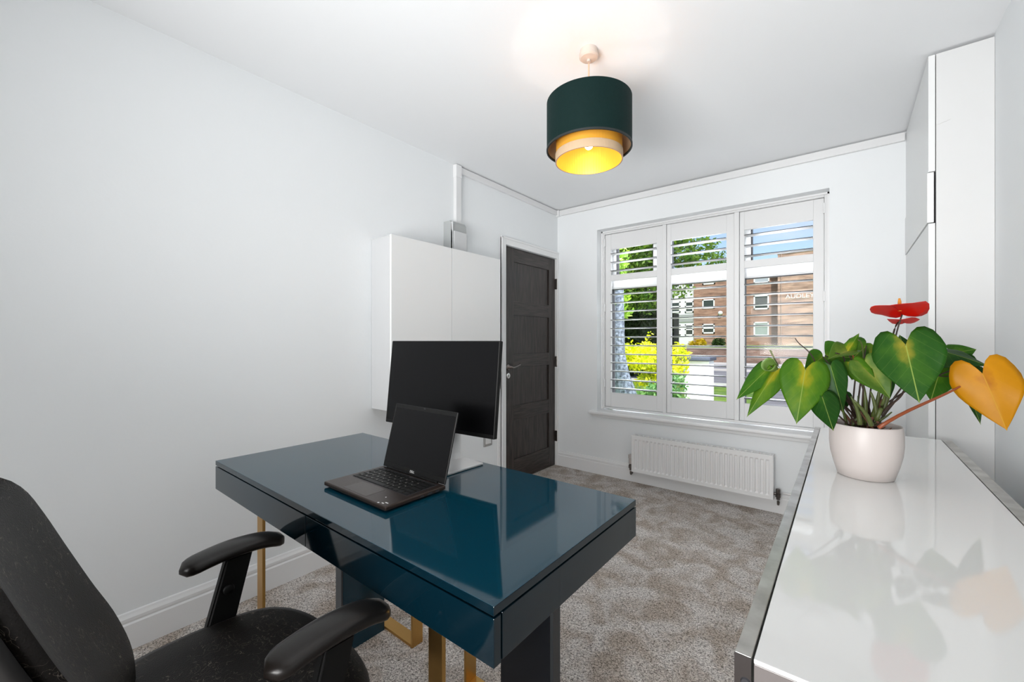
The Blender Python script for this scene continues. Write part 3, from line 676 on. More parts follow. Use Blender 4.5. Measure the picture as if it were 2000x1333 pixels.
def armrest(x, sg):
    # pad: rounded bar with drooping nose
    bm = bmesh.new(); rings = []; N = 22
    for k in range(N+1):
        q = k/N; y = .275+.232*q; e = min(q, 1-q)*N/3.2; e = 1 if e >= 1 else math.sqrt(max(0, 1-(1-e)**2)) if e > 0 else .05
        zc = .650+.012*math.sin(PI*min(1, q*1.1))-.010*max(0, q-.7)**2*11-.006*(1-q)
        w = .0375*e*(1-.10*abs(q-.45)); h = .0155*(e**.5)
        rings.append([bm.verts.new((x+w*sell(2*PI*i/20, 2.6)[0], y, zc+h*sell(2*PI*i/20, 2.3)[1]+(.002 if math.sin(2*PI*i/20) > 0 else 0))) for i in range(20)])
    for A, B in zip(rings, rings[1:]):
        for i in range(20): bm.faces.new((A[i], A[(i+1) % 20], B[(i+1) % 20], B[i]))
    bm.faces.new(rings[0]); bm.faces.new(rings[-1])
    a = obj('armrest', bm, arm_m, ch, smooth=True)
    bm = bmesh.new(); xs_ = x+sg*.004
    P0 = [(.368, .640), (.428, .640), (.382, .455), (.318, .455)]
    A = [bm.verts.new((xs_-.012, y, z)) for y, z in P0]; B = [bm.verts.new((xs_+.012, y, z)) for y, z in P0]
    for i in range(4): bm.faces.new((A[i], A[(i+1) % 4], B[(i+1) % 4], B[i]))
    bm.faces.new(A); bm.faces.new(B); bmesh.ops.bevel(bm, geom=bm.edges[:], offset=.005, segments=3, affect='EDGES')
    bx(bm, (xs_-.012, .32, .385), (xs_+.012, .385, .47), .006)
    bx(bm, (min(xs_, xs_-sg*.09), .325, .375), (max(xs_, xs_-sg*.09), .38, .395), .006)
    s2 = obj('arm_support', bm, black_m, ch, smooth=False)
    bm = lathe(bmesh.new(), [(0, .006), (.010, .006), (.0125, .002), (.0125, 0)], n=24)
    rot_bm(bm, Matrix.Translation((xs_+.012, .372, .565)) @ Matrix.Rotation(PI/2, 4, 'Y')); obj('height_button', bm, black_m, s2, smooth=True)
armrest(-1.203, -1); armrest(-.727, 1)
obj('gas_column', lathe(bmesh.new(), [(.0, 0), (.028, 0), (.028, .17), (.014, .172), (.014, .3), (0, .3)], (-.965, .28, .08), 24), black_m, ch)
for k in range(5):
    a = 2*PI*k/5+.35; e = Vector((-.965+.27*math.cos(a), .28+.27*math.sin(a), .075))
    lg = obj('leg', tube(bmesh.new(), [(-.965, .28, .105), e], [.026, .016], 10), black_m, ch, smooth=True)
    bm = lathe(bmesh.new(), [(0, -.022), (.024, -.022), (.026, -.018), (.026, .018), (.024, .022), (0, .022)], n=18)
    rot_bm(bm, Matrix.Translation((e.x, e.y, .0262)) @ Matrix.Rotation(a, 4, 'Z') @ Matrix.Rotation(PI/2, 4, 'X')); 
    tube(bm, [(e.x, e.y, .03), (e.x, e.y, .078)], .007, 8); obj('caster', bm, black_m, lg)

# ------------------------------------------------------------------ anthurium in a pot
px_, py_ = .045, 1.622
pp = thing('plant_pot', 'round off white ceramic pot standing on the sideboard', 'pot', (px_, py_, SZ))
PH = .155
prof = [(0, .002), (.060, .0), (.066, .003), (.0755, .035), (.0835, .070), (.0862, .100), (.0858, .130), (.0835, .152), (.0822, .155), (.0802, .154), (.0812, .135), (.082, .11), (0, .108)]
obj('pot', lathe(bmesh.new(), prof, (px_, py_, SZ), 64), pot_m, pp, smooth=True)
an = thing('anthurium', 'anthurium plant with heart shaped green leaves, one yellow leaf and red flowers', 'plant', (px_, py_, SZ+.135))
bm = bmesh.new(); lathe(bm, [(.0, .018), (.03, .020), (.06, .012), (.0805, .004), (.0805, -.008), (0, -.008)], (px_, py_, SZ+.122), 36)
for v in bm.verts: v.co.z += random.uniform(-.003, .003) if v.co.z > SZ+.125 else 0
obj('soil', bm, soil_m, an)
def leaf_mat(name, c0, c1, c2, patch=.5, vein=(.30, .40, .08), tl=.35):
    m = bpy.data.materials.new(name); m.use_nodes = True; t, b = nodes(m); L = t.links
    b.inputs['Roughness'].default_value = .42; b.inputs['Specular IOR Level'].default_value = .22
    uv = t.nodes.new('ShaderNodeUVMap'); sp = t.nodes.new('ShaderNodeSeparateXYZ'); L.new(uv.outputs[0], sp.inputs[0])
    def M_(op, a, b2=None, c3=None):
        q = t.nodes.new('ShaderNodeMath'); q.operation = op
        for i, x in enumerate((a, b2, c3)):
            if x is None: continue
            if isinstance(x, (int, float)): q.inputs[i].default_value = x
            else: L.new(x, q.inputs[i])
        return q.outputs[0]
    ax = M_('ABSOLUTE', M_('SUBTRACT', sp.outputs[0], .5)); y = sp.outputs[1]
    mid = M_('LESS_THAN', ax, .008)
    # lateral veins sweep outwards
    w = M_('FRACT', M_('MULTIPLY', M_('SUBTRACT', y, M_('MULTIPLY', ax, .9)), 6.0)); vv = M_('LESS_THAN', w, .05)
    n = t.nodes.new('ShaderNodeTexNoise'); n.inputs['Scale'].default_value = 3.2; n.inputs['Detail'].default_value = 3; mpn = t.nodes.new('ShaderNodeMapping'); L.new(uv.outputs[0], mpn.inputs[0]); L.new(mpn.outputs[0], n.inputs['Vector'])
    info = t.nodes.new('ShaderNodeObjectInfo'); cmb = t.nodes.new('ShaderNodeCombineXYZ'); L.new(M_('MULTIPLY', info.outputs['Random'], 20), cmb.inputs[0]); L.new(cmb.outputs[0], mpn.inputs['Location'])
    # yellowing round the petiole joint
    d = M_('SQRT', M_('ADD', M_('POWER', M_('MULTIPLY', ax, 1.6), 2), M_('POWER', M_('SUBTRACT', y, .28), 2)))
    pt = M_('MULTIPLY', M_('SUBTRACT', M_('ADD', n.outputs[0], patch-.5), d), 1.9)
    r = t.nodes.new('ShaderNodeValToRGB'); e = r.color_ramp.elements; e[0].position = 0; e[0].color = (*c0, 1); e[1].position = 1; e[1].color = (*c2, 1); x = e.new(.45); x.color = (*c1, 1)
    L.new(pt, r.inputs[0])
    mxv = t.nodes.new('ShaderNodeMixRGB'); mxv.inputs[2].default_value = (*vein, 1); L.new(M_('MULTIPLY', M_('MAXIMUM', mid, M_('MULTIPLY', vv, .13)), .7), mxv.inputs[0]); L.new(r.outputs[0], mxv.inputs[1])
    L.new(mxv.outputs[0], b.inputs['Base Color'])
    bpn = t.nodes.new('ShaderNodeBump'); bpn.inputs['Strength'].default_value = .35; bpn.inputs['Distance'].default_value = .002; bpn.invert = True
    L.new(M_('MAXIMUM', mid, M_('SMOOTH_MIN', w, .15, .1)), bpn.inputs['Height']); L.new(bpn.outputs[0], b.inputs['Normal'])
    out = t.nodes['Material Output']; trn = t.nodes.new('ShaderNodeBsdfTranslucent'); ms = t.nodes.new('ShaderNodeMixShader'); ms.inputs[0].default_value = tl
    L.new(mxv.outputs[0], trn.inputs[0]); L.new(b.outputs[0], ms.inputs[1]); L.new(trn.outputs[0], ms.inputs[2]); L.new(ms.outputs[0], out.inputs[0])
    return m
g_dark = leaf_mat('leaf_dark', (.012, .065, .005), (.022, .095, .006), (.05, .13, .01), .3)
g_var = leaf_mat('leaf_variegated', (.014, .075, .004), (.035, .115, .007), (.26, .24, .02), .52, tl=.2)
g_mid = leaf_mat('leaf_mid', (.035, .135, .006), (.07, .19, .008), (.15, .25, .015), .4)
g_lime = leaf_mat('leaf_lime', (.055, .16, .006), (.11, .22, .008), (.36, .32, .012), .55)
g_pale = leaf_mat('leaf_pale', (.08, .17, .02), (.15, .24, .035), (.30, .32, .06), .5)
g_yel = leaf_mat('leaf_yellow', (.56, .24, .0008), (.60, .26, .0008), (.40, .12, .0008), .42, vein=(.62, .33, .01), tl=.25)
g_red = leaf_mat('spathe_red', (.85, .012, .003), (.85, .014, .004), (.75, .015, .004), .4, vein=(.5, .01, .005))
OUT = [(0, 0), (.09, -.07), (.22, -.15), (.40, -.205), (.60, -.205), (.79, -.15), (.93, -.04), (1.0, .09), (.985, .22), (.90, .35), (.775, .47), (.63, .58), (.49, .68), (.35, .78), (.22, .865), (.11, .935), (.035, .98), (0, 1.02)]
def leaf(name, A, T, w, m, n=None, fold=.15, droop=.10, lobe=1.0, asym=0, wav=.06, roll=0, outline=None):
    """A sinus, T tip (world); w full width in metres; n approximate facing normal"""
    A = Vector(A); T = Vector(T); L_ = (T-A).length; al = (T-A).normalized()
    if n is None: n = Vector((0, 0, HC))-(A+T)/2
    n = Vector(n); n = (n-al*n.dot(al)).normalized(); sd_ = al.cross(n).normalized()
    if roll: R_ = Matrix.Rotation(roll, 3, al); n = R_ @ n; sd_ = R_ @ sd_
    bm = bmesh.new(); uvl = bm.loops.layers.uv.new('UVMap'); K = 6; ph = random.uniform(0, 6)
    UV = {}
    def pt(x, y):
        h = -fold*abs(x)*w*.5 - droop*L_*(max(0, y)**2) + .5*droop*L_*max(0, y) + wav*w*math.sin(5*y+ph+2*x)*x*x
        v = bm.verts.new(A+al*(y*L_)+sd_*(x*w*.5)+n*h); UV[v] = (.5+x*.5, y*.8+.2); return v
    O = outline or OUT
    mids = [pt(0, max(0, y_)) if 0 else pt(0, i/(len(O)-1)) for i, (_, y_) in enumerate(O)]
    for side in (-1, 1):
        cols = []
        for i, (ox, oy) in enumerate(O):
            my = i/(len(O)-1)
            if oy < 0: oy *= lobe
            f_ = 1+asym*side
            col = [mids[i]]
            for k in range(1, K+1):
                q = k/K; col.append(pt(side*ox*q*f_, my*(1-q)+oy*q))
            cols.append(col)
        for a_, b__ in zip(cols, cols[1:]):
            for k in range(K):
                vs = [a_[k], a_[k+1], b__[k+1], b__[k]]
                try:
                    fc_ = bm.faces.new(vs if side > 0 else vs[::-1])
                    for lp_ in fc_.loops: lp_[uvl].uv = UV[lp_.vert]
                except ValueError: pass
    bmesh.ops.remove_doubles(bm, verts=bm.verts, dist=1e-5)
    o = obj(name, bm, m, an, smooth=True)
    so_ = o.modifiers.new('thick', 'SOLIDIFY'); so_.thickness = .0007; so_.offset = 0
    return o
SC = Vector((px_, py_, SZ+.14))
def stalk(end, m=stem_m, r=(.0026, .0017), root=None, sag=.0, bend=None, name='stalk'):
    end = Vector(end); root = Vector(root) if root is not None else SC+Vector((random.uniform(-.035, .035), random.uniform(-.035, .035), -.012))
    mid1 = root.lerp(end, .35)+Vector((0, 0, .05+sag)); mid2 = root.lerp(end, .75)+Vector((0, 0, .02+sag))
    pts = bez(root, mid1, mid2, end, 10)
    return obj(name, tube(bmesh.new(), pts, [r[0]+(r[1]-r[0])*i/10 for i in range(11)], 8), m, an, smooth=True)
def leaf_px(a, tpx, wpx, Fa, Ft, m, stem=stem_m, sag=0, root=None, nostem=False, nm=None, **k):
    A = P(*a, Fa); T = P(*tpx, Ft); w = wpx*.94/FPX*(Fa+Ft)/2
    n = None
    if nm is not None: n = (Vector((0, 0, HC))-(A+T)/2).normalized()+Vector(nm)
    o = leaf('leaf', A, T, w, m, n=n, **k)
    if not nostem: stalk(A, stem, sag=sag, root=root)
    return o
f0 = 1.24
# back leaves first
leaf_px((1607, 697), (1572, 724), 46, 1.34, 1.34, g_mid, nm=(0, 0, -.2), lobe=.6)
leaf_px((1612, 694), (1672, 700), 62, 1.36, 1.34, g_mid, lobe=.2, droop=.2)
leaf_px((1692, 676), (1648, 716), 62, 1.36, 1.34, g_mid)
leaf_px((1712, 684), (1702, 748), 56, 1.34, 1.32, g_lime)
leaf_px((1676, 700), (1664, 742), 60, 1.37, 1.36, g_dark)
leaf_px((1770, 690), (1757, 655), 34, 1.32, 1.32, g_dark, nostem=True)
leaf_px((1842, 704), (1818, 783), 84, 1.27, 1.25, g_mid, droop=.05)
leaf_px((1880, 716), (1911, 829), 46, 1.22, 1.20, g_dark, roll=.5, fold=.5)
leaf_px((1826, 683), (1838, 712), 28, 1.24, 1.22, g_dark, nostem=True)
leaf_px((1733, 738), (1737, 782), 24, 1.30, 1.30, g_dark, nostem=True)
leaf_px((1916, 735), (1916, 716), 22, 1.24, 1.24, g_dark, nostem=True)
# upper right folded pair
leaf_px((1832, 684), (1930, 712), 66, 1.22, 1.13, g_dark, nm=(-.3, .2, 1.6), fold=.45, lobe=1.3)
leaf_px((1862, 690), (1908, 682), 44, 1.27, 1.26, g_mid, lobe=.3, nostem=True, nm=(0, 0, .3))
# upper left glossy leaf
leaf_px((1655, 687), (1618, 700), 46, 1.22, 1.20, g_pale, nm=(.2, .3, 1.0), fold=-.5)
leaf_px((1655, 687), (1678, 651), 26, 1.22, 1.22, g_lime, nostem=True, fold=.6, lobe=.2)
# centre folded pale leaf
leaf_px((1690, 714), (1739, 777), 66, 1.17, 1.12, g_pale, fold=-.35, nm=(.5, 0, -.2), lobe=1.2)
leaf_px((1668, 712), (1712, 764), 44, 1.18, 1.14, g_lime, fold=.3, nostem=True)
# left group
leaf_px((1622, 714), (1648, 806), 50, 1.17, 1.15, g_dark, fold=.2, nm=(.25, 0, -.3), lobe=.5)
leaf_px((1606, 776), (1627, 840), 54, 1.15, 1.10, g_dark, fold=.5)
leaf_px((1646, 772), (1652, 800), 30, 1.25, 1.25, g_dark, nostem=True)
leaf_px((1573, 722), (1556, 826), 90, 1.19, 1.16, g_lime, droop=.12, sag=-.01)
leaf_px((1505, 716), (1439, 779), 46, 1.27, 1.27, g_mid, nm=(0, 0, .3), fold=.3, lobe=.2, sag=-.02)
leaf_px((1518, 722), (1458, 812), 48, 1.25, 1.25, g_lime, fold=.45, lobe=.5, nm=(-.4, 0, 0), sag=-.02)
# curled young leaf above the left pair
bm = bmesh.new(); a0 = P(1500, 712, 1.25); a1 = P(1516, 722, 1.27); rings = []
axv = (a1-a0).normalized(); s1 = axv.cross(Vector((0, 0, 1))).normalized(); s2 = axv.cross(s1).normalized()
for k in range(5):
    c_ = a0.lerp(a1, k/4); rr = .021-.010*k/4
    rings.append([bm.verts.new(c_+(s1*math.cos(a)+s2*math.sin(a))*rr) for a in (2*PI*i/18*.94 for i in range(19))])
for A_, B_ in zip(rings, rings[1:]):
    for i in range(18): bm.faces.new((A_[i], A_[i+1], B_[i+1], B_[i]))
cl = obj('curled_leaf', bm, mat('curl_green', (.13, .22, .05), .4), an, smooth=True); q = cl.modifiers.new('t', 'SOLIDIFY'); q.thickness = .0008
obj('stalk', tube(bmesh.new(), [P(1504, 684, 1.26), P(1508, 692, 1.26), P(1513, 702, 1.26), P(1519, 714, 1.26)], [.0028, .0022, .002, .003], 8), mat('stalk_grey', (.16, .18, .08), .6), an, smooth=True)
# big front leaf, yellow leaf
leaf_px((1769, 674), (1795, 784), 118, 1.10, 1.04, g_var, droop=.10, lobe=1.5, fold=.1, sag=-.01)
leaf_px((1919, 730), (1967, 840), 106, 1.10, 1.06, g_yel, nostem=True, lobe=1.45, fold=.12, wav=.09, roll=-.1)
stalk(P(1897, 741, 1.125), stemo_m, (.0052, .0022), root=P(1716, 836, 1.15), sag=-.035)
stalk(P(1858, 733, 1.24), stem_m, (.002, .0013), root=P(1795, 737, 1.24), sag=-.033)
stalk(P(1815, 703, 1.24), stemo_m, (.0024, .0018), root=P(1790, 742, 1.23), sag=-.03)
stalk(P(1765, 765, 1.18), stem_m, (.0034, .0026), root=P(1722, 812, 1.18), sag=-.035)
stalk(P(1800, 735, 1.2), stem_m, (.0024, .002), root=P(1765, 765, 1.18), sag=-.03)
# bare black stalk and the fan of dark petioles to the left
stalk(P(1553, 661, 1.19), stem_m, (.0016, .0012), root=P(1592, 707, 1.19), sag=-.03)
for (u, v), (u2, v2) in zip(((1606, 722), (1600, 733), (1592, 752), (1590, 764)), ((1665, 790), (1662, 795), (1652, 800), (1648, 800))):
    stalk(P(u, v, 1.22), stem_m, (.0018, .0015), root=P(u2, v2, 1.23), sag=-.03)
# crowns: sheaths and stumps rising from the pot
for k in range(26):
    a = random.uniform(0, 2*PI); r = random.uniform(0, .045); b0 = Vector((px_+r*math.cos(a), py_+r*math.sin(a), SZ+.128))
    tpv = b0+Vector((random.uniform(-.05, .05)+.3*r*math.cos(a), random.uniform(-.04, .04), random.uniform(.03, .11)))
    m_ = random.choice([stem_m, stemg_m, stemg_m, mat('bark_brown', (.12, .05, .025), .8)])
    obj('stem', tube(bmesh.new(), bez(b0, b0+Vector((0, 0, .03)), b0.lerp(tpv, .6), tpv, 6), [.0048, .0046, .0042, .0038, .0032, .0026, .0016], 7), m_, an, smooth=True)
for k in range(14):
    a = random.uniform(0, 2*PI); r = random.uniform(.01, .06); b0 = Vector((px_-.02+r*math.cos(a), py_-.01+r*math.sin(a), SZ+.132))
    obj('stem', tube(bmesh.new(), [b0, b0+Vector((random.uniform(-.025, .025), random.uniform(-.02, .02), random.uniform(.01, .03)))], [.0035, .001], 6), mat('dry_husk', (.22, .08, .03), .8), an)
for (u0, v0, u1, v1, F_) in ((1680, 830, 1662, 775, 1.17), (1702, 832, 1668, 782, 1.13), (1712, 820, 1728, 770, 1.16), (1705, 815, 1718, 752, 1.2), (1690, 815, 1684, 745, 1.2), (1712, 822, 1700, 765, 1.18), (1725, 805, 1740, 740, 1.2)):
    a_, b_2 = P(u0, v0, F_), P(u1, v1, F_)
    obj('stem', tube(bmesh.new(), bez(a_, a_.lerp(b_2, .3)+Vector((.004, 0, .01)), a_.lerp(b_2, .7)+Vector((.004, 0, 0)), b_2, 8), [.0060, .0058, .0054, .005, .0045, .004, .0035, .003, .002], 8), stemg_m, an, smooth=True)
# flowers
SP = [(0, 0), (.14, -.12), (.34, -.20), (.58, -.19), (.80, -.10), (.95, .06), (1.0, .25), (.95, .45), (.82, .62), (.62, .77), (.40, .88), (.18, .96), (0, 1)]
def flower(c, tipd, w, stem_root, sp=True):
    A = P(*c); T = P(*tipd)
    fl_ = leaf('spathe', A, T, w, g_red, n=Vector((0, .30, 1)), fold=-.15, droop=.12, outline=SP, wav=.05, lobe=1.6)
    stalk(A, stem_m, (.0024, .0018), root=stem_root, sag=.0)
    return A
A = flower((1762, 615, 1.19), (1738, 589, 1.08), .120, P(1735, 745, 1.2))
obj('spadix', tube(bmesh.new(), [P(1757, 608, 1.16), P(1757, 590, 1.16), P(1756.5, 583, 1.16)], [.0042, .0040, .0022], 10), spadix_m, an, smooth=True)
flower((1766, 631, 1.25), (1758, 620, 1.17), .070, P(1742, 665, 1.24))
obj('spadix', tube(bmesh.new(), [P(1836, 700, 1.21), P(1836, 690, 1.21)], [.0038, .003], 10), spadix_m, an, smooth=True)
for (a_, b_2, m_) in (((1655, 690), (1668, 712), stemo_m), ((1676, 664), (1686, 712), stemg_m), ((1632, 690), (1650, 712), stem_m)):
    A, B = P(*a_, 1.21), P(*b_2, 1.22)
    obj('stalk', tube(bmesh.new(), bez(A, A+Vector((.012, .01, -.004)), B+Vector((0, 0, .03)), B, 8), .0018, 8), m_, an, smooth=True)

# ------------------------------------------------------------------ outside
grass_m = mat('grass', (.10, .22, .02), .9, var=(.25, .38, .05), vscale=3, bump=.6, bscale=30)
asph_m = mat('asphalt', (.22, .21, .22), .85, var=(.30, .29, .30), vscale=2)
kerb_m = mat('kerb', (.62, .6, .58), .8)
GZ = -.10
def out_box(name, lo, hi, m, label, cat, bev=0, **k):
    return tag(obj(name, box(lo, hi, bev), m), label, cat, **k)
def sbox(name, lo, hi, m): o = obj(name, box(lo, hi), m); o['kind'] = 'structure'; return o
sbox('ground', (-60, 3.66, GZ-.5), (40, 80, GZ-.02), grass_m)
sbox('lawn', (-9, 3.7, GZ-.02), (-1.42, 13.2, GZ), grass_m)
sbox('road', (-60, 13.4, GZ-.02), (40, 25.9, GZ+.005), asph_m)
sbox('driveway', (-1.40, 3.7, GZ-.02), (5, 13.4, GZ+.005), asph_m)
bm = bmesh.new(); bx(bm, (-30, 13.25, GZ-.02), (20, 13.40, GZ+.05)); bx(bm, (-60, 19.5, GZ), (40, 19.65, GZ+.10)); bx(bm, (-60, 24.6, GZ), (40, 24.75, GZ+.12)); 
o = obj('kerb', bm, kerb_m); o['kind'] = 'structure'
TZ = .74
sbox('terrace', (-60, 26.2, GZ), (40, 52, TZ), grass_m)
gwall = thing('retaining_wall', 'long low brown brick retaining wall across the road', 'wall', (0, 26, GZ))
obj('brick_face', box((-60, 25.9, GZ), (40, 26.2, TZ-.02)), brick_w, gwall)
obj('coping', box((-60, 25.86, TZ-.02), (40, 26.24, TZ+.05)), mat('coping', (.42, .36, .32), .85), gwall)

# apartment block
bd = thing('apartment_block', 'brick apartment block with white framed windows seen through the shutters', 'building', (-6, 50, TZ))
wframe = mat('white_window_frame', (.85, .85, .85), .5); dglass = mat('dark_window', (.03, .045, .04), .15)
panelw = mat('white_cladding', (.74, .75, .75), .6)
YA, YD = 48.0, 50.0
g0, g1 = onY(1519, 497, YA), onY(1700, 480, YA)
obj('gable', box((g0.x, YA, TZ), (8, YA+10, g0.z)), brick_l, bd)
obj('roof_edge', box((g0.x-.08, YA-.08, g0.z), (8.1, YA+10, g0.z+.18)), wframe, bd)
dl, dr_ = onY(1355, 545, YD), onY(1519, 522, YD)
obj('brick_wing', box((dl.x, YD, TZ), (g0.x, YD+9, dr_.z)), brick_d, bd)
obj('parapet', box((dl.x-.1, YD-.1, dr_.z), (g0.x, YD+9, dr_.z+.25)), wframe, bd)
pl0 = onY(1296, 560, YD)
obj('clad_wing', box((pl0.x-3, YD+.3, TZ), (dl.x, YD+9, dr_.z-.2)), panelw, bd)
def bwin(u0, v0, u1, v1, Y, split=0, dark=dglass):
    a, b_ = onY(u0, v0, Y), onY(u1, v1, Y); um = (u0+u1)/2
    zt = onY(um, v0, Y).z; zb = onY(um, v1, Y).z; w = .13
    fr = bmesh.new(); x0_, x1_ = a.x, b_.x
    for q in ((x0_, zb, x0_+w, zt), (x1_-w, zb, x1_, zt), (x0_, zb, x1_, zb+w*1.2), (x0_, zt-w, x1_, zt)): bx(fr, (q[0], Y-.08, q[1]), (q[2], Y+.02, q[3]))
    if split: bx(fr, (x0_, Y-.08, zb+(zt-zb)*split), (x1_, Y+.02, zb+(zt-zb)*split+w))
    f_ = obj('window', fr, wframe, bd)
    obj('pane', box((x0_+w, Y-.03, zb+w), (x1_-w, Y-.01, zt-w)), dark, f_)
gl2 = mat('pale_window', (.45, .50, .55), .2); curt = mat('curtained_window', (.28, .36, .33), .4)
bwin(1472, 533, 1503, 554, YD, dark=gl2); bwin(1472, 577, 1502, 605, YD); bwin(1472, 629, 1502, 657, YD, .66, curt)
bwin(1372, 539, 1397, 556, YD); bwin(1372, 585, 1396, 603, YD); bwin(1372, 633, 1396, 652, YD, .5)
YC = YD+.28
for (v0, v1) in ((541, 563), (589, 611), (634, 656)):
    bwin(1338, v0, 1355, v1, YC, .5); bwin(1311, v0+1, 1329, v1, YC, .5)
for v0, v1 in ((616, 619), (623, 629)):
    a, b_ = onY(1312, v0, YC), onY(1354, v1, YC); obj('band', box((a.x, YC-.1, b_.z), (b_.x, YC-.02, a.z)), mat('band_grey', (.35, .37, .36), .6), bd)
c_ = onY(1408, 612, YD); bm = bmesh.new(); bmesh.ops.create_uvsphere(bm, u_segments=16, v_segments=10, radius=.24, matrix=Matrix.Translation((c_.x, YD-.25, c_.z))); tube(bm, [(c_.x, YD-.2, c_.z), (c_.x, YD+.05, c_.z)], .05)
obj('wall_lamp', bm, wframe, bd, smooth=True)
c_ = onY(1526, 600, YA); obj('downpipe', tube(bmesh.new(), [(c_.x, YA-.06, TZ), (c_.x, YA-.06, g0.z)], .05, 8), mat('pipe_brown', (.45, .32, .26), .6), bd)
sg0 = onY(1534, 584, YA)
text_mesh('lettering', 'AUDLEY COURT', .58, Matrix.Translation((sg0.x, YA-.02, sg0.z)) @ Matrix.Rotation(PI/2, 4, 'X') @ Matrix.Diagonal((1.05, 1, 1, 1)), wframe, bd, ext=.04)

# white rendered pier with slate cap
pr_ = thing('garden_pier', 'white rendered garden pier with dark slate cap beyond the middle shutter', 'pier', (-1.85, 7.1, GZ))
obj('pier_body', box((-2.03, 7.0, GZ), (-1.662, 7.3, .865), .005), mat('render_white', (.82, .81, .79), .8), pr_)
obj('cap_stone', box((-2.06, 6.94, .870), (-1.635, 7.36, .925), .01), mat('slate_cap', (.05, .06, .09), .6), pr_)

# trees and shrubs
import numpy as np
def foliage(name, blobs, n, size, m, parent, seed, tri=2, droopy=0):
    rng = np.random.default_rng(seed)
    V = []; wts = np.array([b_[3]*b_[4]*b_[5] for b_ in blobs]); wts = wts/wts.sum(); idx = rng.choice(len(blobs), n, p=wts)
    B = np.array(blobs)[idx]
    d = rng.normal(size=(n, 3)); d /= np.linalg.norm(d, axis=1)[:, None]; r = rng.uniform(.55, 1.05, n)[:, None]
    # clumps
    c = B[:, :3]+d*r*B[:, 3:6]+rng.normal(size=(n, 3))*size*.8
    a = rng.normal(size=(n, 3)); a /= np.linalg.norm(a, axis=1)[:, None]
    u = rng.normal(size=(n, 3)); u -= (u*a).sum(1)[:, None]*a; u /= np.linalg.norm(u, axis=1)[:, None]; w = np.cross(a, u)
    s = size*rng.uniform(.6, 1.4, n)[:, None]
    q = np.stack([c-u*s, c+w*s*.45-u*s*.1, c+u*s, c-w*s*.45-u*s*.1], 1).reshape(-1, 3)
    me = bpy.data.meshes.new(name); me.vertices.add(4*n); me.vertices.foreach_set('co', q.ravel())
    me.loops.add(4*n); me.loops.foreach_set('vertex_index', np.arange(4*n)); me.polygons.add(n)
    me.polygons.foreach_set('loop_start', np.arange(n)*4); me.update(calc_edges=True); me.materials.append(m)
    o = bpy.data.objects.new(name, me); C.objects.link(o); o['kind'] = 'stuff'
    if parent is not None: o.parent = parent; o.matrix_parent_inverse = parent.matrix_basis.inverted()
    return o
def fol_mat(name, a, b_, sc):
    m = mat(name, a, .55, var=b_, vscale=sc)
    t, b = nodes(m); out = t.nodes['Material Output']; trn = t.nodes.new('ShaderNodeBsdfTranslucent'); ms = t.nodes.new('ShaderNodeMixShader'); ms.inputs[0].default_value = .4
    src = b.inputs['Base Color'].links[0].from_socket
    t.links.new(src, trn.inputs[0]); t.links.new(b.outputs[0], ms.inputs[1]); t.links.new(trn.outputs[0], ms.inputs[2]); t.links.new(ms.outputs[0], out.inputs[0]); return m
f_tree = fol_mat('tree_leaves', (.10, .26, .02), (.28, .44, .04), 5)
f_gold = fol_mat('golden_leaves', (.40, .52, .01), (.86, .80, .01), 7)
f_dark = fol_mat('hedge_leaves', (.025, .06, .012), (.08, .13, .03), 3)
f_small = fol_mat('shrub_leaves', (.06, .18, .05), (.16, .32, .08), 6)
bark = mat('bark_bluegrey', (.025, .032, .045), .85, var=(.16, .19, .24), vscale=28, bump=1, bscale=30)
def pblob(u, v, F, ru, rv=None, rd=None):
    p = P(u, v, F); k = F/FPX; return (p.x, p.y, p.z, ru*k, (rd or ru)*k, (rv or ru)*k)
tr1 = thing('tree', 'large leafy green tree filling the left shutter panel', 'tree', (-4.6, 12.5, GZ))
FT = 12.5
obj('trunk', tube(bmesh.new(), [(-6.3, 11.9, GZ), (-6.2, 11.9, 2.2), (-5.6, 11.9, 4.2)], [.22, .17, .08], 10), mat('bark_brown2', (.12, .09, .07), .9), tr1)
bl_ = [pblob(1150, 430, FT, 70), pblob(1210, 500, FT, 60), pblob(1270, 470, FT, 55), pblob(1255, 545, FT, 50), pblob(1200, 570, FT, 45), pblob(1320, 490, FT, 40, 35), pblob(1370, 478, FT, 34, 14), pblob(1370, 510, FT, 45, 16), pblob(1350, 548, FT, 14, 12), pblob(1330, 560, FT, 22, 22), pblob(1405, 520, FT, 20, 7), pblob(1395, 497, FT, 22, 6), pblob(1270, 590, FT, 35, 20), pblob(1100, 560, FT, 80)]
foliage('foliage', bl_, 24000, .070, f_tree, tr1, 1)
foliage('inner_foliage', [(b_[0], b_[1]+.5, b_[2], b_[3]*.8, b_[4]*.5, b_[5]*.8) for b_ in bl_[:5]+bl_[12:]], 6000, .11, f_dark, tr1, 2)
tr2 = thing('tree', 'nearer tree with blue grey bark at the left edge of the window', 'tree', (-2.5, 5.6, GZ))
q0, q1, q2 = P(1222, 775, 5.7), P(1208, 690, 5.7), P(1208, 560, 5.7)
obj('trunk', tube(bmesh.new(), [(q0.x, q0.y, GZ), tuple(q0), tuple(P(1212, 730, 5.7)), tuple(q1), tuple(P(1207, 620, 5.7)), tuple(q2), tuple(P(1180, 470, 5.7))], [.22, .16, .115, .088, .082, .07, .05], 14), bark, tr2)
foliage('foliage', [pblob(1205, 600, 5.9, 22, 30), pblob(1180, 520, 5.9, 40, 50), pblob(1222, 585, 5.8, 12, 10)], 1300, .05, f_tree, tr2, 3)
hd = thing('hedge', 'dark evergreen hedge behind the golden shrub', 'hedge', (-5.5, 15.5, GZ))
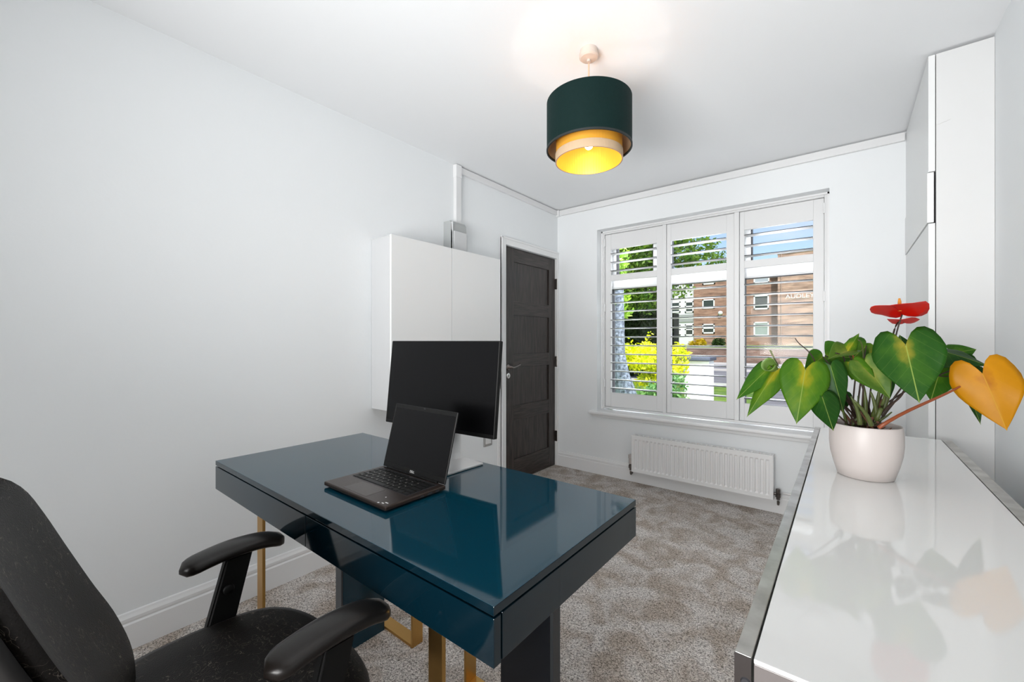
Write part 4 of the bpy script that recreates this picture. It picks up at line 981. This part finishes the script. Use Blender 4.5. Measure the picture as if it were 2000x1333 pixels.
obj('stems', box((-8.2, 15.6, GZ), (-4.9, 16.2, 2.2)), mat('hedge_core', (.015, .02, .01), .95), hd)
foliage('foliage', [pblob(1205, 640, 15.4, 60, 45, 20), pblob(1255, 640, 15.4, 40, 45, 20), pblob(1270, 610, 15.4, 28, 30, 18), pblob(1230, 690, 15.4, 70, 40, 20), pblob(1285, 660, 15.4, 22, 40)], 14000, .10, f_dark, hd, 4)
gs = thing('golden_shrub', 'bright yellow green shrub close outside the left shutter panel', 'shrub', (-2.3, 6.3, GZ))
FG = 6.3
obj('stem', tube(bmesh.new(), [(-2.35, 6.2, GZ), (-2.33, 6.2, .5)], [.03, .02], 8), stem_m, gs)
foliage('foliage', [pblob(1262, 700, FG, 46, 26), pblob(1225, 690, FG, 18, 16), pblob(1224, 670, FG, 5, 12), pblob(1267, 666, FG, 7, 14), pblob(1290, 715, FG, 34, 28), pblob(1328, 700, FG, 18, 24), pblob(1318, 685, FG, 18, 12), pblob(1330, 722, FG, 14, 10), pblob(1275, 745, FG, 30, 16)], 4200, .034, f_gold, gs, 5)
ls = thing('green_shrub', 'low green shrub at the foot of the golden one', 'shrub', (-2.1, 5.6, GZ))
obj('stem', tube(bmesh.new(), [(-2.1, 5.9, GZ), (-2.1, 5.9, .3)], .02, 8), stem_m, ls)
foliage('foliage', [pblob(1320, 750, 5.9, 18, 22), pblob(1290, 765, 5.9, 30, 16), pblob(1245, 778, 5.9, 26, 12), pblob(1320, 785, 5.9, 20, 20)], 1500, .035, f_small, ls, 6)
bs = thing('flowering_bush', 'small bush with orange yellow bloom below the apartment block', 'shrub', tuple(P(1372, 672, 33)))
foliage('foliage', [pblob(1368, 672, 33, 8, 6), pblob(1352, 674, 33, 5, 4)], 900, .12, fol_mat('bloom', (.55, .42, .02), (.85, .60, .02), 2), bs, 8)
bs = thing('bare_shrub', 'sparse dark shrub on the terrace in front of the brick wing', 'shrub', tuple(P(1404, 672, 34)))
foliage('foliage', [pblob(1403, 670, 34, 10, 6)], 350, .14, f_dark, bs, 9)
bpy.context.view_layer.update()
